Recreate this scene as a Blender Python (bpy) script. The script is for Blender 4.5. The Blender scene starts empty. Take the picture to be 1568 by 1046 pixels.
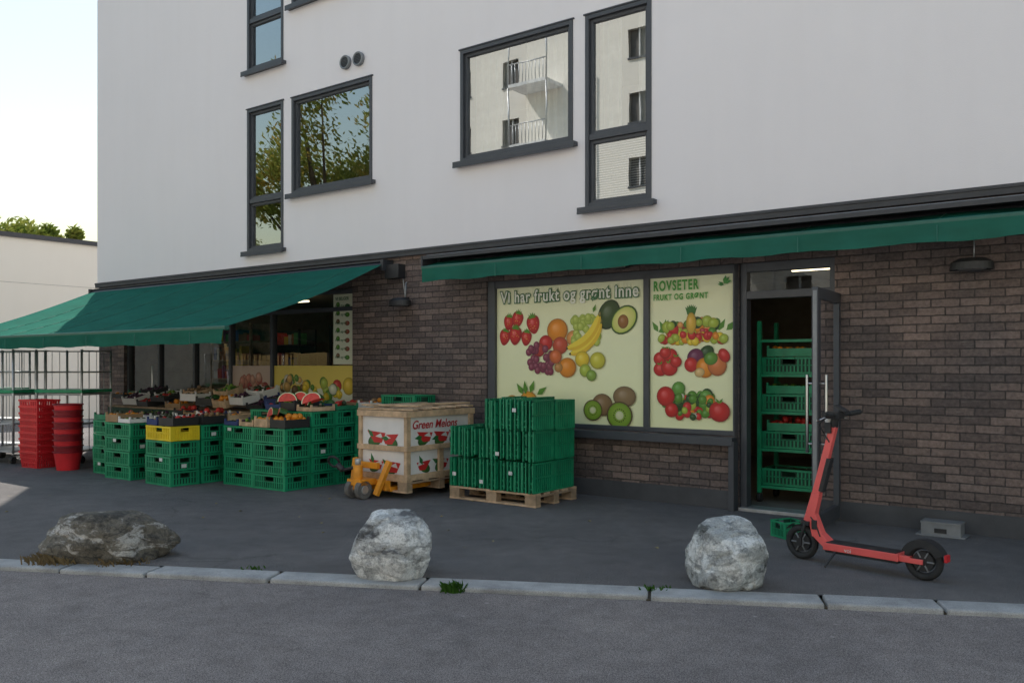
import bpy, bmesh, math, random
from mathutils import Vector, Matrix, noise
random.seed(7)
TH = math.atan(0.7533); C=math.cos(TH); S=math.sin(TH)
OX,OY = 0.0,10.942
def L(u,n,z=0.0):
    return Vector((OX+u*C-n*S, OY-u*S-n*C, z))
sc=bpy.context.scene
# ------------------------------------------------------------ materials
def nmat(name):
    m=bpy.data.materials.new(name); m.use_nodes=True
    nt=m.node_tree; b=nt.nodes['Principled BSDF']
    return m,nt,b
def N(nt,t,**k):
    n=nt.nodes.new(t)
    for a,v in k.items(): setattr(n,a,v)
    return n
def coords(nt,scale=(1,1,1),kind='Object'):
    tc=N(nt,'ShaderNodeTexCoord'); mp=N(nt,'ShaderNodeMapping')
    mp.inputs['Scale'].default_value=scale
    nt.links.new(tc.outputs[kind],mp.inputs['Vector']); return mp.outputs['Vector']
def noise_n(nt,vec,scale,detail=4,rough=.6):
    n=N(nt,'ShaderNodeTexNoise'); n.inputs['Scale'].default_value=scale
    n.inputs['Detail'].default_value=detail; n.inputs['Roughness'].default_value=rough
    nt.links.new(vec,n.inputs['Vector']); return n.outputs['Fac']
def ramp(nt,fac,stops):
    r=N(nt,'ShaderNodeValToRGB'); e=r.color_ramp.elements
    while len(e)<len(stops): e.new(.5)
    for i,(p,c) in enumerate(stops):
        e[i].position=p; e[i].color=(c[0],c[1],c[2],1)
    nt.links.new(fac,r.inputs['Fac']); return r.outputs['Color']
def mix(nt,a,b,fac,mode='MIX'):
    m=N(nt,'ShaderNodeMix'); m.data_type='RGBA'; m.blend_type=mode
    for sock,v in ((m.inputs[6],a),(m.inputs[7],b)):
        if isinstance(v,tuple): sock.default_value=(v[0],v[1],v[2],1)
        else: nt.links.new(v,sock)
    if isinstance(fac,float): m.inputs[0].default_value=fac
    else: nt.links.new(fac,m.inputs[0])
    return m.outputs[2]
def bump(nt,b,h,strength,dist=.01):
    bn=N(nt,'ShaderNodeBump'); bn.inputs['Strength'].default_value=strength; bn.inputs['Distance'].default_value=dist
    nt.links.new(h,bn.inputs['Height']); nt.links.new(bn.outputs['Normal'],b.inputs['Normal'])
def M(name,col,rough=.6,metal=0,var=.15,scale=6,bmp=0,spec=.5,coat=0):
    m,nt,b=nmat(name); v=coords(nt)
    f=noise_n(nt,v,scale,5)
    lo=tuple(c*(1-var) for c in col); hi=tuple(min(1,c*(1+var)) for c in col)
    nt.links.new(ramp(nt,f,[(.3,lo),(.7,hi)]),b.inputs['Base Color'])
    b.inputs['Roughness'].default_value=rough; b.inputs['Metallic'].default_value=metal
    b.inputs['Specular IOR Level'].default_value=spec
    b.inputs['Coat Weight'].default_value=coat
    if bmp: bump(nt,b,noise_n(nt,v,scale*12,4),bmp,.004)
    return m
def brick_mat(name,c1,c2,mortar,tint):
    m,nt,b=nmat(name)
    tc=N(nt,'ShaderNodeTexCoord'); sp=N(nt,'ShaderNodeSeparateXYZ'); nt.links.new(tc.outputs['Object'],sp.inputs[0])
    ad=N(nt,'ShaderNodeMath',operation='ADD'); nt.links.new(sp.outputs[0],ad.inputs[0]); nt.links.new(sp.outputs[1],ad.inputs[1])
    cb=N(nt,'ShaderNodeCombineXYZ'); nt.links.new(ad.outputs[0],cb.inputs[0]); nt.links.new(sp.outputs[2],cb.inputs[1])
    nz=N(nt,'ShaderNodeTexNoise'); nz.inputs['Scale'].default_value=11; nt.links.new(cb.outputs[0],nz.inputs['Vector'])
    vm=N(nt,'ShaderNodeVectorMath',operation='SCALE'); nt.links.new(nz.outputs['Color'],vm.inputs[0]); vm.inputs['Scale'].default_value=.015
    va=N(nt,'ShaderNodeVectorMath',operation='ADD'); nt.links.new(cb.outputs[0],va.inputs[0]); nt.links.new(vm.outputs[0],va.inputs[1])
    br=N(nt,'ShaderNodeTexBrick'); br.offset=.5; nt.links.new(va.outputs[0],br.inputs['Vector'])
    br.inputs['Scale'].default_value=1; br.inputs['Brick Width'].default_value=.24; br.inputs['Row Height'].default_value=.0755
    br.inputs['Mortar Size'].default_value=.0065; br.inputs['Mortar Smooth'].default_value=.5; br.inputs['Bias'].default_value=-.1
    br.inputs['Color1'].default_value=(*c1,1); br.inputs['Color2'].default_value=(*c2,1); br.inputs['Mortar'].default_value=(*mortar,1)
    big=noise_n(nt,va.outputs[0],.9,3); fine=noise_n(nt,va.outputs[0],30,6,.75)
    col=mix(nt,br.outputs['Color'],ramp(nt,fine,[(.32,(.42,.41,.41)),(.68,(1.1,1.06,1.04))]),.8,'MULTIPLY')
    col=mix(nt,col,ramp(nt,big,[(.35,(.80,.80,.82)),(.68,tint)]),1.0,'MULTIPLY')
    mp=N(nt,'ShaderNodeMapping'); mp.inputs['Scale'].default_value=(1.5,13,1); nt.links.new(va.outputs[0],mp.inputs['Vector'])
    st=noise_n(nt,mp.outputs['Vector'],3.2,5,.7)
    col=mix(nt,col,(.34,.315,.30),ramp(nt,st,[(.58,(0,0,0)),(.76,(.4,.4,.4))]))
    nt.links.new(col,b.inputs['Base Color']); b.inputs['Roughness'].default_value=.85
    inv=N(nt,'ShaderNodeMath',operation='SUBTRACT'); inv.inputs[0].default_value=1; nt.links.new(br.outputs['Fac'],inv.inputs[1])
    a2=N(nt,'ShaderNodeMath',operation='MULTIPLY_ADD'); nt.links.new(fine,a2.inputs[0]); a2.inputs[1].default_value=.5; nt.links.new(inv.outputs[0],a2.inputs[2])
    bump(nt,b,a2.outputs[0],1.0,.014)
    return m
brick=brick_mat('brick_dark',(.140,.116,.110),(.285,.228,.205),(.085,.077,.076),(1.25,1.13,1.06))
def stucco_mat(name,col):
    m,nt,b=nmat(name); v=coords(nt)
    big=noise_n(nt,v,.5,4); sv=coords(nt,(2.5,2.5,.25)); st=noise_n(nt,sv,1.5,5)
    c=mix(nt,ramp(nt,big,[(.3,tuple(x*.975 for x in col)),(.7,col)]),ramp(nt,st,[(.35,(.965,.96,.955)),(.6,(1,1,1))]),.35,'MULTIPLY')
    nt.links.new(c,b.inputs['Base Color']); b.inputs['Roughness'].default_value=.92
    bump(nt,b,noise_n(nt,v,160,3),.35,.004); return m
stucco=stucco_mat('white_render',(.92,.875,.89))
creamwall=stucco_mat('cream_render',(.93,.88,.79))
def asphalt(name,base,warm,spk,crack=.5):
    m,nt,b=nmat(name); v=coords(nt)
    f1=noise_n(nt,v,150,3,.85); f2=noise_n(nt,v,.55,6,.6); f3=noise_n(nt,v,6,5,.65)
    c=ramp(nt,f1,[(.36,tuple(x*.3 for x in base)),(.49,base),(.60,tuple(x*spk for x in warm))])
    c=mix(nt,c,ramp(nt,f2,[(.3,(.72,.72,.74)),(.7,(1.24,1.22,1.2))]),1.0,'MULTIPLY')
    c=mix(nt,c,ramp(nt,f3,[(.3,(.84,.84,.84)),(.65,(1.1,1.1,1.1))]),1.0,'MULTIPLY')
    vo=N(nt,'ShaderNodeTexVoronoi'); vo.feature='DISTANCE_TO_EDGE'; vo.inputs['Scale'].default_value=.21
    nw=N(nt,'ShaderNodeTexNoise'); nw.inputs['Scale'].default_value=1.7; nw.inputs['Detail'].default_value=6; nt.links.new(v,nw.inputs['Vector'])
    sv=N(nt,'ShaderNodeVectorMath',operation='MULTIPLY_ADD'); nt.links.new(nw.outputs['Color'],sv.inputs[0]); sv.inputs[1].default_value=(1.2,1.2,0); nt.links.new(v,sv.inputs[2])
    nt.links.new(sv.outputs[0],vo.inputs['Vector'])
    c=mix(nt,c,ramp(nt,vo.outputs['Distance'],[(.0,(.5,.5,.5)),(.0035,(1,1,1))]),crack,'MULTIPLY')
    v2=N(nt,'ShaderNodeTexVoronoi'); v2.inputs['Scale'].default_value=2.3; nt.links.new(v,v2.inputs['Vector'])
    c=mix(nt,c,tuple(x*2.2 for x in base),ramp(nt,v2.outputs['Distance'],[(.025,(.6,.6,.6)),(.04,(0,0,0))]))
    s3=noise_n(nt,v,1.9,3,.5)
    c=mix(nt,c,ramp(nt,s3,[(.66,(1,1,1)),(.74,(.72,.72,.72))]),.7,'MULTIPLY')
    nt.links.new(c,b.inputs['Base Color']); b.inputs['Roughness'].default_value=.88
    bump(nt,b,f1,.8,.010); return m
pave_m=asphalt('asphalt_pavement',(.112,.103,.103),(.29,.27,.255),1.2)
road_m=asphalt('asphalt_road',(.245,.208,.198),(.42,.37,.345),1.12,.35)
ground_m=M('ground_gravel',(.38,.36,.32),.95,scale=2)
paving_m=M('pale_bounce_paving',(.54,.52,.48),.9,scale=3)  # kept pale so the unseen ground bounces sunlight
def granite():
    m,nt,b=nmat('kerb_granite'); v=coords(nt)
    c=ramp(nt,noise_n(nt,v,180,3,.8),[(.3,(.22,.215,.21)),(.5,(.44,.43,.42)),(.7,(.60,.59,.57))])
    c=mix(nt,c,ramp(nt,noise_n(nt,v,4,4),[(.3,(.65,.65,.66)),(.65,(1.1,1.1,1.1))]),1.0,'MULTIPLY')
    nt.links.new(c,b.inputs['Base Color']); b.inputs['Roughness'].default_value=.85
    bump(nt,b,noise_n(nt,v,50,4),.5,.006); return m
kerb_m=granite()
def rock(name,dark,mid,light,seed,lo=.40,hi=.56,gr=.55):
    m,nt,b=nmat(name); v=coords(nt)
    mp=N(nt,'ShaderNodeMapping'); mp.inputs['Location'].default_value=(seed*3.3,seed*1.1,seed); mp.inputs['Rotation'].default_value=(.5,.9,seed); mp.inputs['Scale'].default_value=(1,1,2.4); nt.links.new(v,mp.inputs['Vector']); v1=mp.outputs['Vector']
    nw=N(nt,'ShaderNodeTexNoise'); nw.inputs['Scale'].default_value=2.2; nw.inputs['Detail'].default_value=7; nt.links.new(v1,nw.inputs['Vector'])
    sv=N(nt,'ShaderNodeVectorMath',operation='MULTIPLY_ADD'); nt.links.new(nw.outputs['Color'],sv.inputs[0]); sv.inputs[1].default_value=(.9,.9,.9); nt.links.new(v1,sv.inputs[2])
    f=noise_n(nt,sv.outputs[0],2.6,8,.68)
    c=ramp(nt,f,[(lo-.05,dark),(lo+.01,mid),((lo+hi)/2,mid),(hi,light)])
    sp=noise_n(nt,v,75,5,.8)
    c=mix(nt,c,ramp(nt,sp,[(.38,(.30,.30,.30)),(.53,(1,1,1))]),gr,'MULTIPLY')
    sp3=noise_n(nt,v,12,7,.8)
    c=mix(nt,c,ramp(nt,sp3,[(.40,(.35,.35,.36)),(.50,(1,1,1))]),.75,'MULTIPLY')
    nt.links.new(c,b.inputs['Base Color']); b.inputs['Roughness'].default_value=.8
    bump(nt,b,noise_n(nt,v,18,8,.75),.75,.022); return m
rockA=rock('boulder_stone_dark',(.07,.062,.05),(.18,.155,.12),(.60,.56,.51),4,.45,.58)
rockB=rock('boulder_stone_light',(.15,.15,.155),(.50,.50,.49),(.88,.87,.85),3,.42,.53)
rockC=rock('boulder_stone_grey',(.14,.15,.15),(.46,.47,.46),(.84,.84,.82),6,.42,.56)
frame_m=M('frame_dark_metal',(.075,.080,.092),.45,.2,.08)
black_m=M('black_plastic',(.028,.028,.03),.5,0,.2)
trim_m=M('trim_dark_metal',(.06,.062,.07),.5,.3,.1)
plinth_m=M('plinth_metal',(.075,.077,.085),.6,.1,.2,3)
steel=M('galvanised_steel',(.50,.51,.52),.45,.7,.2,8)
steel_d=M('brushed_steel',(.55,.55,.55),.3,1,.1,8)
grey_box=M('grey_painted_metal',(.26,.27,.28),.5,.3,.15,8)
greenp=M('green_plastic',(.012,.28,.130),.42,0,.25,5)
greenp2=M('green_plastic_shaded',(.003,.045,.022),.6,0,.25,4)  # darker copy of the crate green; recess shade put into the colour
greenp3=M('green_plastic_faded',(.018,.20,.10),.5,0,.3,4)
redp=M('red_plastic',(.66,.022,.030),.4,0,.15,4)
redd=M('red_plastic_dark',(.26,.010,.018),.45,0,.2,4)
wood=M('pallet_wood',(.58,.40,.25),.8,0,.35,9,.5)
wood_d=M('weathered_wood',(.40,.28,.18),.85,0,.35,9,.5)
card=M('white_card',(.82,.79,.77),.8,0,.06,5)
orange=M('orange_paint',(.88,.32,.02),.42,0,.2,9)
coral=M('coral_paint',(.88,.135,.125),.38,0,.07,6,coat=.2)
rubber=M('rubber',(.03,.03,.031),.8,0,.25,20)
rubber_g=M('worn_wheel_grey',(.16,.15,.14),.8,0,.25,20)
white_p=M('white_paint',(.78,.78,.77),.6)
yellow_p=M('yellow_plastic',(.80,.60,.02),.5)
bark=M('bark',(.12,.09,.06),.9,0,.4,8,.6)
inner_m=M('shop_wall',(.33,.29,.23),.9)
inner_dark=M('room_wall_dark',(.16,.15,.14),.9)
floor_m=M('shop_floor',(.22,.21,.19),.5)
ledmat,nt,b=nmat('lamp_glow'); b.inputs['Emission Color'].default_value=(1,.80,.5,1); b.inputs['Emission Strength'].default_value=4
def glass_mat(name,refl,tint=(.85,.9,.9),bs=.012):
    m=bpy.data.materials.new(name); m.use_nodes=True; nt=m.node_tree; nt.nodes.clear()
    o=N(nt,'ShaderNodeOutputMaterial'); g=N(nt,'ShaderNodeBsdfGlossy'); g.inputs['Roughness'].default_value=.004
    g.inputs['Color'].default_value=(.95,.97,1,1)
    t=N(nt,'ShaderNodeBsdfTransparent'); t.inputs['Color'].default_value=(*tint,1)
    fr=N(nt,'ShaderNodeLayerWeight'); fr.inputs['Blend'].default_value=.25
    ma=N(nt,'ShaderNodeMath',operation='MULTIPLY_ADD'); nt.links.new(fr.outputs['Fresnel'],ma.inputs[0]); ma.inputs[1].default_value=1.0; ma.inputs[2].default_value=refl; ma.use_clamp=True
    v=coords(nt); nz=noise_n(nt,v,1.1,2); bn=N(nt,'ShaderNodeBump'); bn.inputs['Strength'].default_value=bs; bn.inputs['Distance'].default_value=.05
    nt.links.new(nz,bn.inputs['Height']); nt.links.new(bn.outputs['Normal'],g.inputs['Normal'])
    mx=N(nt,'ShaderNodeMixShader'); nt.links.new(ma.outputs[0],mx.inputs[0]); nt.links.new(t.outputs[0],mx.inputs[1]); nt.links.new(g.outputs[0],mx.inputs[2])
    nt.links.new(mx.outputs[0],o.inputs['Surface']); return m
glass=glass_mat('window_glass',.42)
glass_shop=glass_mat('shop_glass',.05)
def cloth_mat(name,col,trans,gl=0):
    m=bpy.data.materials.new(name); m.use_nodes=True; nt=m.node_tree; nt.nodes.clear()
    o=N(nt,'ShaderNodeOutputMaterial'); d=N(nt,'ShaderNodeBsdfDiffuse'); t=N(nt,'ShaderNodeBsdfTranslucent')
    v=coords(nt); sv=coords(nt,(1,3,3))
    c=ramp(nt,noise_n(nt,sv,1.6,5),[(.3,tuple(x*.82 for x in col)),(.7,tuple(x*1.18 for x in col))])
    nt.links.new(c,d.inputs['Color']); nt.links.new(c,t.inputs['Color'])
    bn=N(nt,'ShaderNodeBump'); bn.inputs['Strength'].default_value=.4; bn.inputs['Distance'].default_value=.02
    nt.links.new(noise_n(nt,v,5,4),bn.inputs['Height']); nt.links.new(bn.outputs['Normal'],d.inputs['Normal'])
    mx=N(nt,'ShaderNodeMixShader'); mx.inputs[0].default_value=trans
    nt.links.new(d.outputs[0],mx.inputs[1]); nt.links.new(t.outputs[0],mx.inputs[2]); out=mx.outputs[0]
    if gl:
        g=N(nt,'ShaderNodeBsdfGlossy'); g.inputs['Roughness'].default_value=.6; g.inputs['Color'].default_value=(.45,.8,.65,1)
        m2=N(nt,'ShaderNodeMixShader'); m2.inputs[0].default_value=gl; nt.links.new(out,m2.inputs[1]); nt.links.new(g.outputs[0],m2.inputs[2]); out=m2.outputs[0]
    nt.links.new(out,o.inputs['Surface']); return m
awn_m=cloth_mat('awning_cloth',(.006,.108,.078),.12,.055)
curtain_m=cloth_mat('curtain_cloth',(.78,.76,.72),.3)
def leaf_mat(name,a,b_,c_):
    m=bpy.data.materials.new(name); m.use_nodes=True; nt=m.node_tree; nt.nodes.clear()
    o=N(nt,'ShaderNodeOutputMaterial'); d=N(nt,'ShaderNodeBsdfDiffuse'); t=N(nt,'ShaderNodeBsdfTranslucent')
    v=coords(nt); c=ramp(nt,noise_n(nt,v,1.3,4,.7),[(.3,a),(.52,b_),(.7,c_)])
    nt.links.new(c,d.inputs['Color']); nt.links.new(c,t.inputs['Color'])
    mx=N(nt,'ShaderNodeMixShader'); mx.inputs[0].default_value=.45
    nt.links.new(d.outputs[0],mx.inputs[1]); nt.links.new(t.outputs[0],mx.inputs[2]); nt.links.new(mx.outputs[0],o.inputs['Surface']); return m
leafA=leaf_mat('leaves_autumn',(.12,.19,.04),(.26,.28,.06),(.60,.36,.08))
leafB=leaf_mat('leaves_green',(.08,.13,.02),(.20,.23,.045),(.36,.34,.08))
grass_m=leaf_mat('weed_green',(.04,.11,.02),(.08,.17,.03),(.14,.23,.04))
dry_m=leaf_mat('dry_grass',(.14,.10,.05),(.24,.17,.09),(.34,.25,.13))
def print_mat():
    m,nt,b=nmat('poster_print'); a=N(nt,'ShaderNodeAttribute'); a.attribute_name='Col'
    v=coords(nt); c=mix(nt,a.outputs['Color'],ramp(nt,noise_n(nt,v,2,4),[(.3,(.95,.95,.95)),(.7,(1.0,1.0,1.0))]),1.0,'MULTIPLY')
    nt.links.new(c,b.inputs['Base Color']); b.inputs['Roughness'].default_value=.42; return m
print_m=print_mat()
# ------------------------------------------------------------ mesh builder
class MB:
    def __init__(s): s.v=[];s.f=[];s.m=[];s.mats=[];s.sm=[]
    def mi(s,mat):
        if mat not in s.mats: s.mats.append(mat)
        return s.mats.index(mat)
    def face(s,pts,mat,smooth=False):
        i=len(s.v); s.v+= [tuple(p) for p in pts]; s.f.append(tuple(range(i,i+len(pts)))); s.m.append(s.mi(mat)); s.sm.append(smooth)
    def box(s,x0,x1,y0,y1,z0,z1,mat,T=None):
        p=[Vector((x,y,z)) for z in (z0,z1) for y in (y0,y1) for x in (x0,x1)]
        if T is not None: p=[T@q for q in p]
        i=len(s.v); s.v+=[tuple(q) for q in p]; k=s.mi(mat)
        for f in ((0,2,3,1),(4,5,7,6),(0,1,5,4),(2,6,7,3),(0,4,6,2),(1,3,7,5)):
            s.f.append(tuple(i+a for a in f)); s.m.append(k); s.sm.append(False)
    def tube(s,p0,p1,r,mat,seg=10,r1=None,caps=True):
        p0=Vector(p0);p1=Vector(p1); r1=r if r1 is None else r1
        d=(p1-p0).normalized(); a=d.orthogonal().normalized(); b=d.cross(a)
        i=len(s.v); k=s.mi(mat)
        for p,rr in ((p0,r),(p1,r1)):
            for j in range(seg):
                t=2*math.pi*j/seg; s.v.append(tuple(p+(a*math.cos(t)+b*math.sin(t))*rr))
        for j in range(seg):
            j2=(j+1)%seg; s.f.append((i+j,i+j2,i+seg+j2,i+seg+j)); s.m.append(k); s.sm.append(True)
        if caps:
            s.f.append(tuple(i+seg-1-j for j in range(seg))); s.m.append(k); s.sm.append(False)
            s.f.append(tuple(i+seg+j for j in range(seg))); s.m.append(k); s.sm.append(False)
    def path(s,pts,r,mat,seg=8):
        for a,b in zip(pts[:-1],pts[1:]): s.tube(a,b,r,mat,seg)
    def sphere(s,c,r,mat,seg=10,ring=7,sc=(1,1,1)):
        i=len(s.v);k=s.mi(mat); c=Vector(c)
        for a in range(ring+1):
            ph=math.pi*a/ring
            for j in range(seg):
                t=2*math.pi*j/seg
                s.v.append((c.x+r*sc[0]*math.sin(ph)*math.cos(t),c.y+r*sc[1]*math.sin(ph)*math.sin(t),c.z+r*sc[2]*math.cos(ph)))
        for a in range(ring):
            for j in range(seg):
                j2=(j+1)%seg; s.f.append((i+a*seg+j,i+(a+1)*seg+j,i+(a+1)*seg+j2,i+a*seg+j2)); s.m.append(k); s.sm.append(True)
    def torus(s,c,ax,R,r,mat,seg=28,rs=10,sq=1.0):
        ax=Vector(ax).normalized(); a=ax.orthogonal().normalized(); b=ax.cross(a); c=Vector(c); i=len(s.v);k=s.mi(mat)
        for j in range(seg):
            t=2*math.pi*j/seg; d=a*math.cos(t)+b*math.sin(t)
            for q in range(rs):
                w=2*math.pi*q/rs; s.v.append(tuple(c+d*(R+r*math.cos(w))+ax*r*sq*math.sin(w)))
        for j in range(seg):
            for q in range(rs):
                j2=(j+1)%seg;q2=(q+1)%rs
                s.f.append((i+j*rs+q,i+j2*rs+q,i+j2*rs+q2,i+j*rs+q2)); s.m.append(k); s.sm.append(True)
    def mesh(s,name):
        me=bpy.data.meshes.new(name); me.from_pydata(s.v,[],s.f)
        for m in s.mats: me.materials.append(m)
        me.polygons.foreach_set('material_index',s.m); me.polygons.foreach_set('use_smooth',s.sm); me.update(); return me
    def obj(s,name,parent=None,bevel=0,mat=None):
        o=bpy.data.objects.new(name,s.mesh(name)); sc.collection.objects.link(o)
        if parent: o.parent=parent
        if bevel:
            bm=bmesh.new(); bm.from_mesh(o.data); bmesh.ops.recalc_face_normals(bm,faces=bm.faces); bm.to_mesh(o.data); bm.free()
            md=o.modifiers.new('bevel','BEVEL'); md.width=bevel; md.segments=2; md.limit_method='ANGLE'; md.angle_limit=math.radians(50)
        return o
def empty(name,loc=(0,0,0),rz=0,parent=None):
    e=bpy.data.objects.new(name,None); sc.collection.objects.link(e); e.location=loc; e.rotation_euler=(0,0,rz); e.empty_display_size=.2
    if parent: e.parent=parent
    return e
def inst(name,me,parent,loc,rz=0):
    o=bpy.data.objects.new(name,me); sc.collection.objects.link(o); o.parent=parent; o.location=loc; o.rotation_euler=(0,0,rz); return o
def text(body,parent,loc,size,mat,offset=0,rot=(math.pi/2,0,0),align='LEFT',sx=1,shear=0,space=1.0):
    cu=bpy.data.curves.new('lettering','FONT'); cu.body=body; cu.size=size; cu.offset=offset; cu.extrude=.0004; cu.align_x=align; cu.shear=shear; cu.space_character=space
    cu.materials.append(mat); o=bpy.data.objects.new('lettering',cu); sc.collection.objects.link(o); o.parent=parent; o.location=loc; o.rotation_euler=rot; o.scale=(sx,1,1); return o
# ------------------------------------------------------------ building (local x=u, y=into building)
B=empty('apartment_building',(OX,OY,0),-TH)
def wall(mb,u0,u1,z0,z1,holes,mat,y=0,depth=.15):
    us=sorted(set([u0,u1]+[h for q in holes for h in q[:2]])); zs=sorted(set([z0,z1]+[h for q in holes for h in q[2:]]))
    for a,b in zip(us[:-1],us[1:]):
        for c,d in zip(zs[:-1],zs[1:]):
            mu=(a+b)/2; mz=(c+d)/2
            if any(h[0]<mu<h[1] and h[2]<mz<h[3] for h in holes): continue
            mb.face([(a,y,c),(b,y,c),(b,y,d),(a,y,d)],mat)
    for h in holes:
        a,b,c,d=h; e=y+depth
        mb.face([(a,y,c),(a,y,d),(a,e,d),(a,e,c)],mat); mb.face([(b,y,c),(b,e,c),(b,e,d),(b,y,d)],mat)
        mb.face([(a,y,d),(b,y,d),(b,e,d),(a,e,d)],mat); mb.face([(a,y,c),(a,e,c),(b,e,c),(b,y,c)],mat)
UL,UR,HT,DP=-9.91,9.0,15.2,12.0
WT=3.06
wins=[]
wA=(-.805,.925,4.12,5.56); wB=(1.097,1.956,3.33,5.56); wC=(-4.166,-2.427,4.10,5.56); wD=(-5.26,-4.367,3.31,5.57)
for fl in range(4):
    for w in (wA,wB,wC,wD,(6.2,7.9,4.12,5.56)):
        wins.append((w[0],w[1],w[2]+2.86*fl,w[3]+2.86*fl))
mb=MB(); wall(mb,UL,UR,WT,HT,wins,stucco,-.035,.16)
mb.face([(UL,-.035,WT),(UL,-.035,HT),(UL,DP,HT),(UL,DP,WT)],stucco)
mb.face([(UL,-.035,WT),(UR,-.035,WT),(UR,.01,WT),(UL,.01,WT)],stucco)
mb.obj('upper_walls',B)
mb=MB(); mb.box(UL,UR,.13,DP,HT-.2,HT+.1,trim_m); mb.box(UL+.01,UR,DP,DP+.2,0,HT,inner_dark); mb.box(UR,UR+.2,0,DP,0,HT,stucco)
mb.box(UL+.02,UR,.13,DP,2.86,3.02,inner_dark)
for k in range(1,5): mb.box(UL+.02,UR,.5,DP,2.95+2.86*k,3.05+2.86*k,inner_dark)
mb.box(UL+.02,UR,3.2,3.3,3.06,HT-.3,inner_dark)
mb.obj('roof_and_slabs',B)
gh=[(-9.02,-2.87,.0,2.62),(-.405,2.90,.76,2.56),(2.955,3.93,0.0,2.56)]
mb=MB(); wall(mb,UL,UR,0,WT-.06,gh,brick,0,.22)
mb.face([(UL,0,0),(UL,0,3.0),(UL,DP,3.0),(UL,DP,0)],brick)
mb.obj('brick_walls',B)
mb=MB()
for a,b in ((UL,-9.05),(-2.85,2.86),(3.955,UR)): mb.box(a,b,-.022,.01,0,.19,plinth_m)
mb.box(UL-.03,UR,-.065,.02,2.985,WT+.002,trim_m)
mb.box(UL-.03,UR,-.075,-.03,WT-.02,WT+.012,trim_m)
mb.obj('plinth_and_trim',B,.003)
def window(w,name,trans=None,mull=None,sillz=True):
    a,b,c,d=w; e=empty(name,(0,0,0),0,B); mb=MB(); t=.05
    y0,y1=-.05,.07
    mb.box(a,a+t,y0,y1,c,d,frame_m); mb.box(b-t,b,y0,y1,c,d,frame_m)
    mb.box(a+t,b-t,y0,y1,d-t,d,frame_m); mb.box(a+t,b-t,y0,y1,c,c+t,frame_m)
    i=t; s=.04
    zs=[c+t]+([trans-.035,trans+.035] if trans else [])+[d-t]
    if trans: mb.box(a+t,b-t,y0+.01,y1,trans-.035,trans+.035,frame_m)
    for z0,z1 in zip(zs[0::2],zs[1::2]):
        mb.box(a+i,a+i+s,-.01,.06,z0,z1,frame_m); mb.box(b-i-s,b-i,-.01,.06,z0,z1,frame_m)
        mb.box(a+i+s,b-i-s,-.01,.06,z0,z0+s,frame_m); mb.box(a+i+s,b-i-s,-.01,.06,z1-s,z1,frame_m)
    mb.obj('frame',e,.004)
    mb=MB(); mb.box(a-.02,b+.02,-.06,.0,d,d+.018,frame_m)
    mb.box(a-.065,b+.065,-.125,-.03,c-.055,c-.002,frame_m)
    mb.box(a-.065,b+.065,-.128,-.112,c-.08,c-.055,frame_m)
    mb.obj('sill',e,.004)
    mb=MB(); mb.face([(a+t,.02,c+t),(b-t,.02,c+t),(b-t,.02,d-t),(a+t,.02,d-t)],glass); mb.obj('glass',e)
    return e
def curtain(e,a,b,c,d,y=.22):
    mb=MB(); n=int((b-a)/.02); P=[]
    for i in range(n+1):
        x=a+(b-a)*i/n; yy=y+.03*math.sin(x*42)+.015*math.sin(x*97+1)
        P.append((x,yy))
    for p,q in zip(P[:-1],P[1:]): mb.face([(p[0],p[1],c),(q[0],q[1],c),(q[0],q[1],d),(p[0],p[1],d)],curtain_m,True)
    mb.obj('curtain',e)
def blinds(e,a,b,c,d,y=.12):
    mb=MB(); z=c
    T0=Matrix.Rotation(.5,4,'X')
    while z<d:
        mb.box(a,b,-.012,.012,-.001,.001,curtain_m,Matrix.Translation((0,y,z))@T0); z+=.028
    mb.obj('blinds',e)
for fl in range(4):
    dz=2.86*fl
    up=lambda w:(w[0],w[1],w[2]+dz,w[3]+dz)
    e=window(up(wA),'window_wide'); curtain(e,wA[0]+.06,-.25,wA[2]+dz,wA[3]+dz); curtain(e,.05,wA[1]-.06,wA[2]+dz,wA[3]+dz)
    e=window(up(wB),'window_tall',4.14+dz); curtain(e,wB[0]+.06,wB[0]+.36,4.2+dz,wB[3]+dz); curtain(e,wB[1]-.3,wB[1]-.05,4.2+dz,wB[3]+dz); blinds(e,wB[0]+.06,wB[1]-.06,wB[2]+.1+dz,4.1+dz)
    window(up(wC),'window_wide'); window(up(wD),'window_tall',4.11+dz)
    window(up((6.2,7.9,4.12,5.56)),'window_wide')
for k,(u,z) in enumerate(((-2.95,5.85),(-2.68,5.845))):
    mb=MB(); mb.tube((u,-.036,z),(u,-.075,z),.098,grey_box,24); mb.torus((u,-.078,z),(0,1,0),.088,.014,grey_box)
    mb.tube((u,-.070,z),(u,-.0785,z),.082,black_m,24)
    for q in range(-3,4):
        h=math.sqrt(max(0,.075**2-(q*.022)**2)); mb.box(u-h,u+h,-.086,-.079,z+q*.022-.004,z+q*.022+.004,frame_m)
    mb.obj('wall_vent',B)
mb=MB(); y0,y1=.03,.13
mb.box(-.405,-.29,.02,y1,.76,2.56,frame_m); mb.box(1.815,1.885,y0,y1,.76,2.52,frame_m); mb.box(2.885,2.955,.0,y1+.1,.0,2.56,frame_m)
mb.box(-.29,2.885,y0,y1,2.47,2.56,frame_m)
mb.box(-.29,2.885,y0,y1,.765,.815,frame_m)
mb.box(-.42,2.93,-.13,.03,.715,.755,frame_m); mb.box(-.42,2.93,-.13,-.118,.67,.72,frame_m)
mb.box(2.885,2.945,-.12,.0,.0,.715,frame_m)
mb.obj('shopfront_frame',B,.004)
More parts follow.
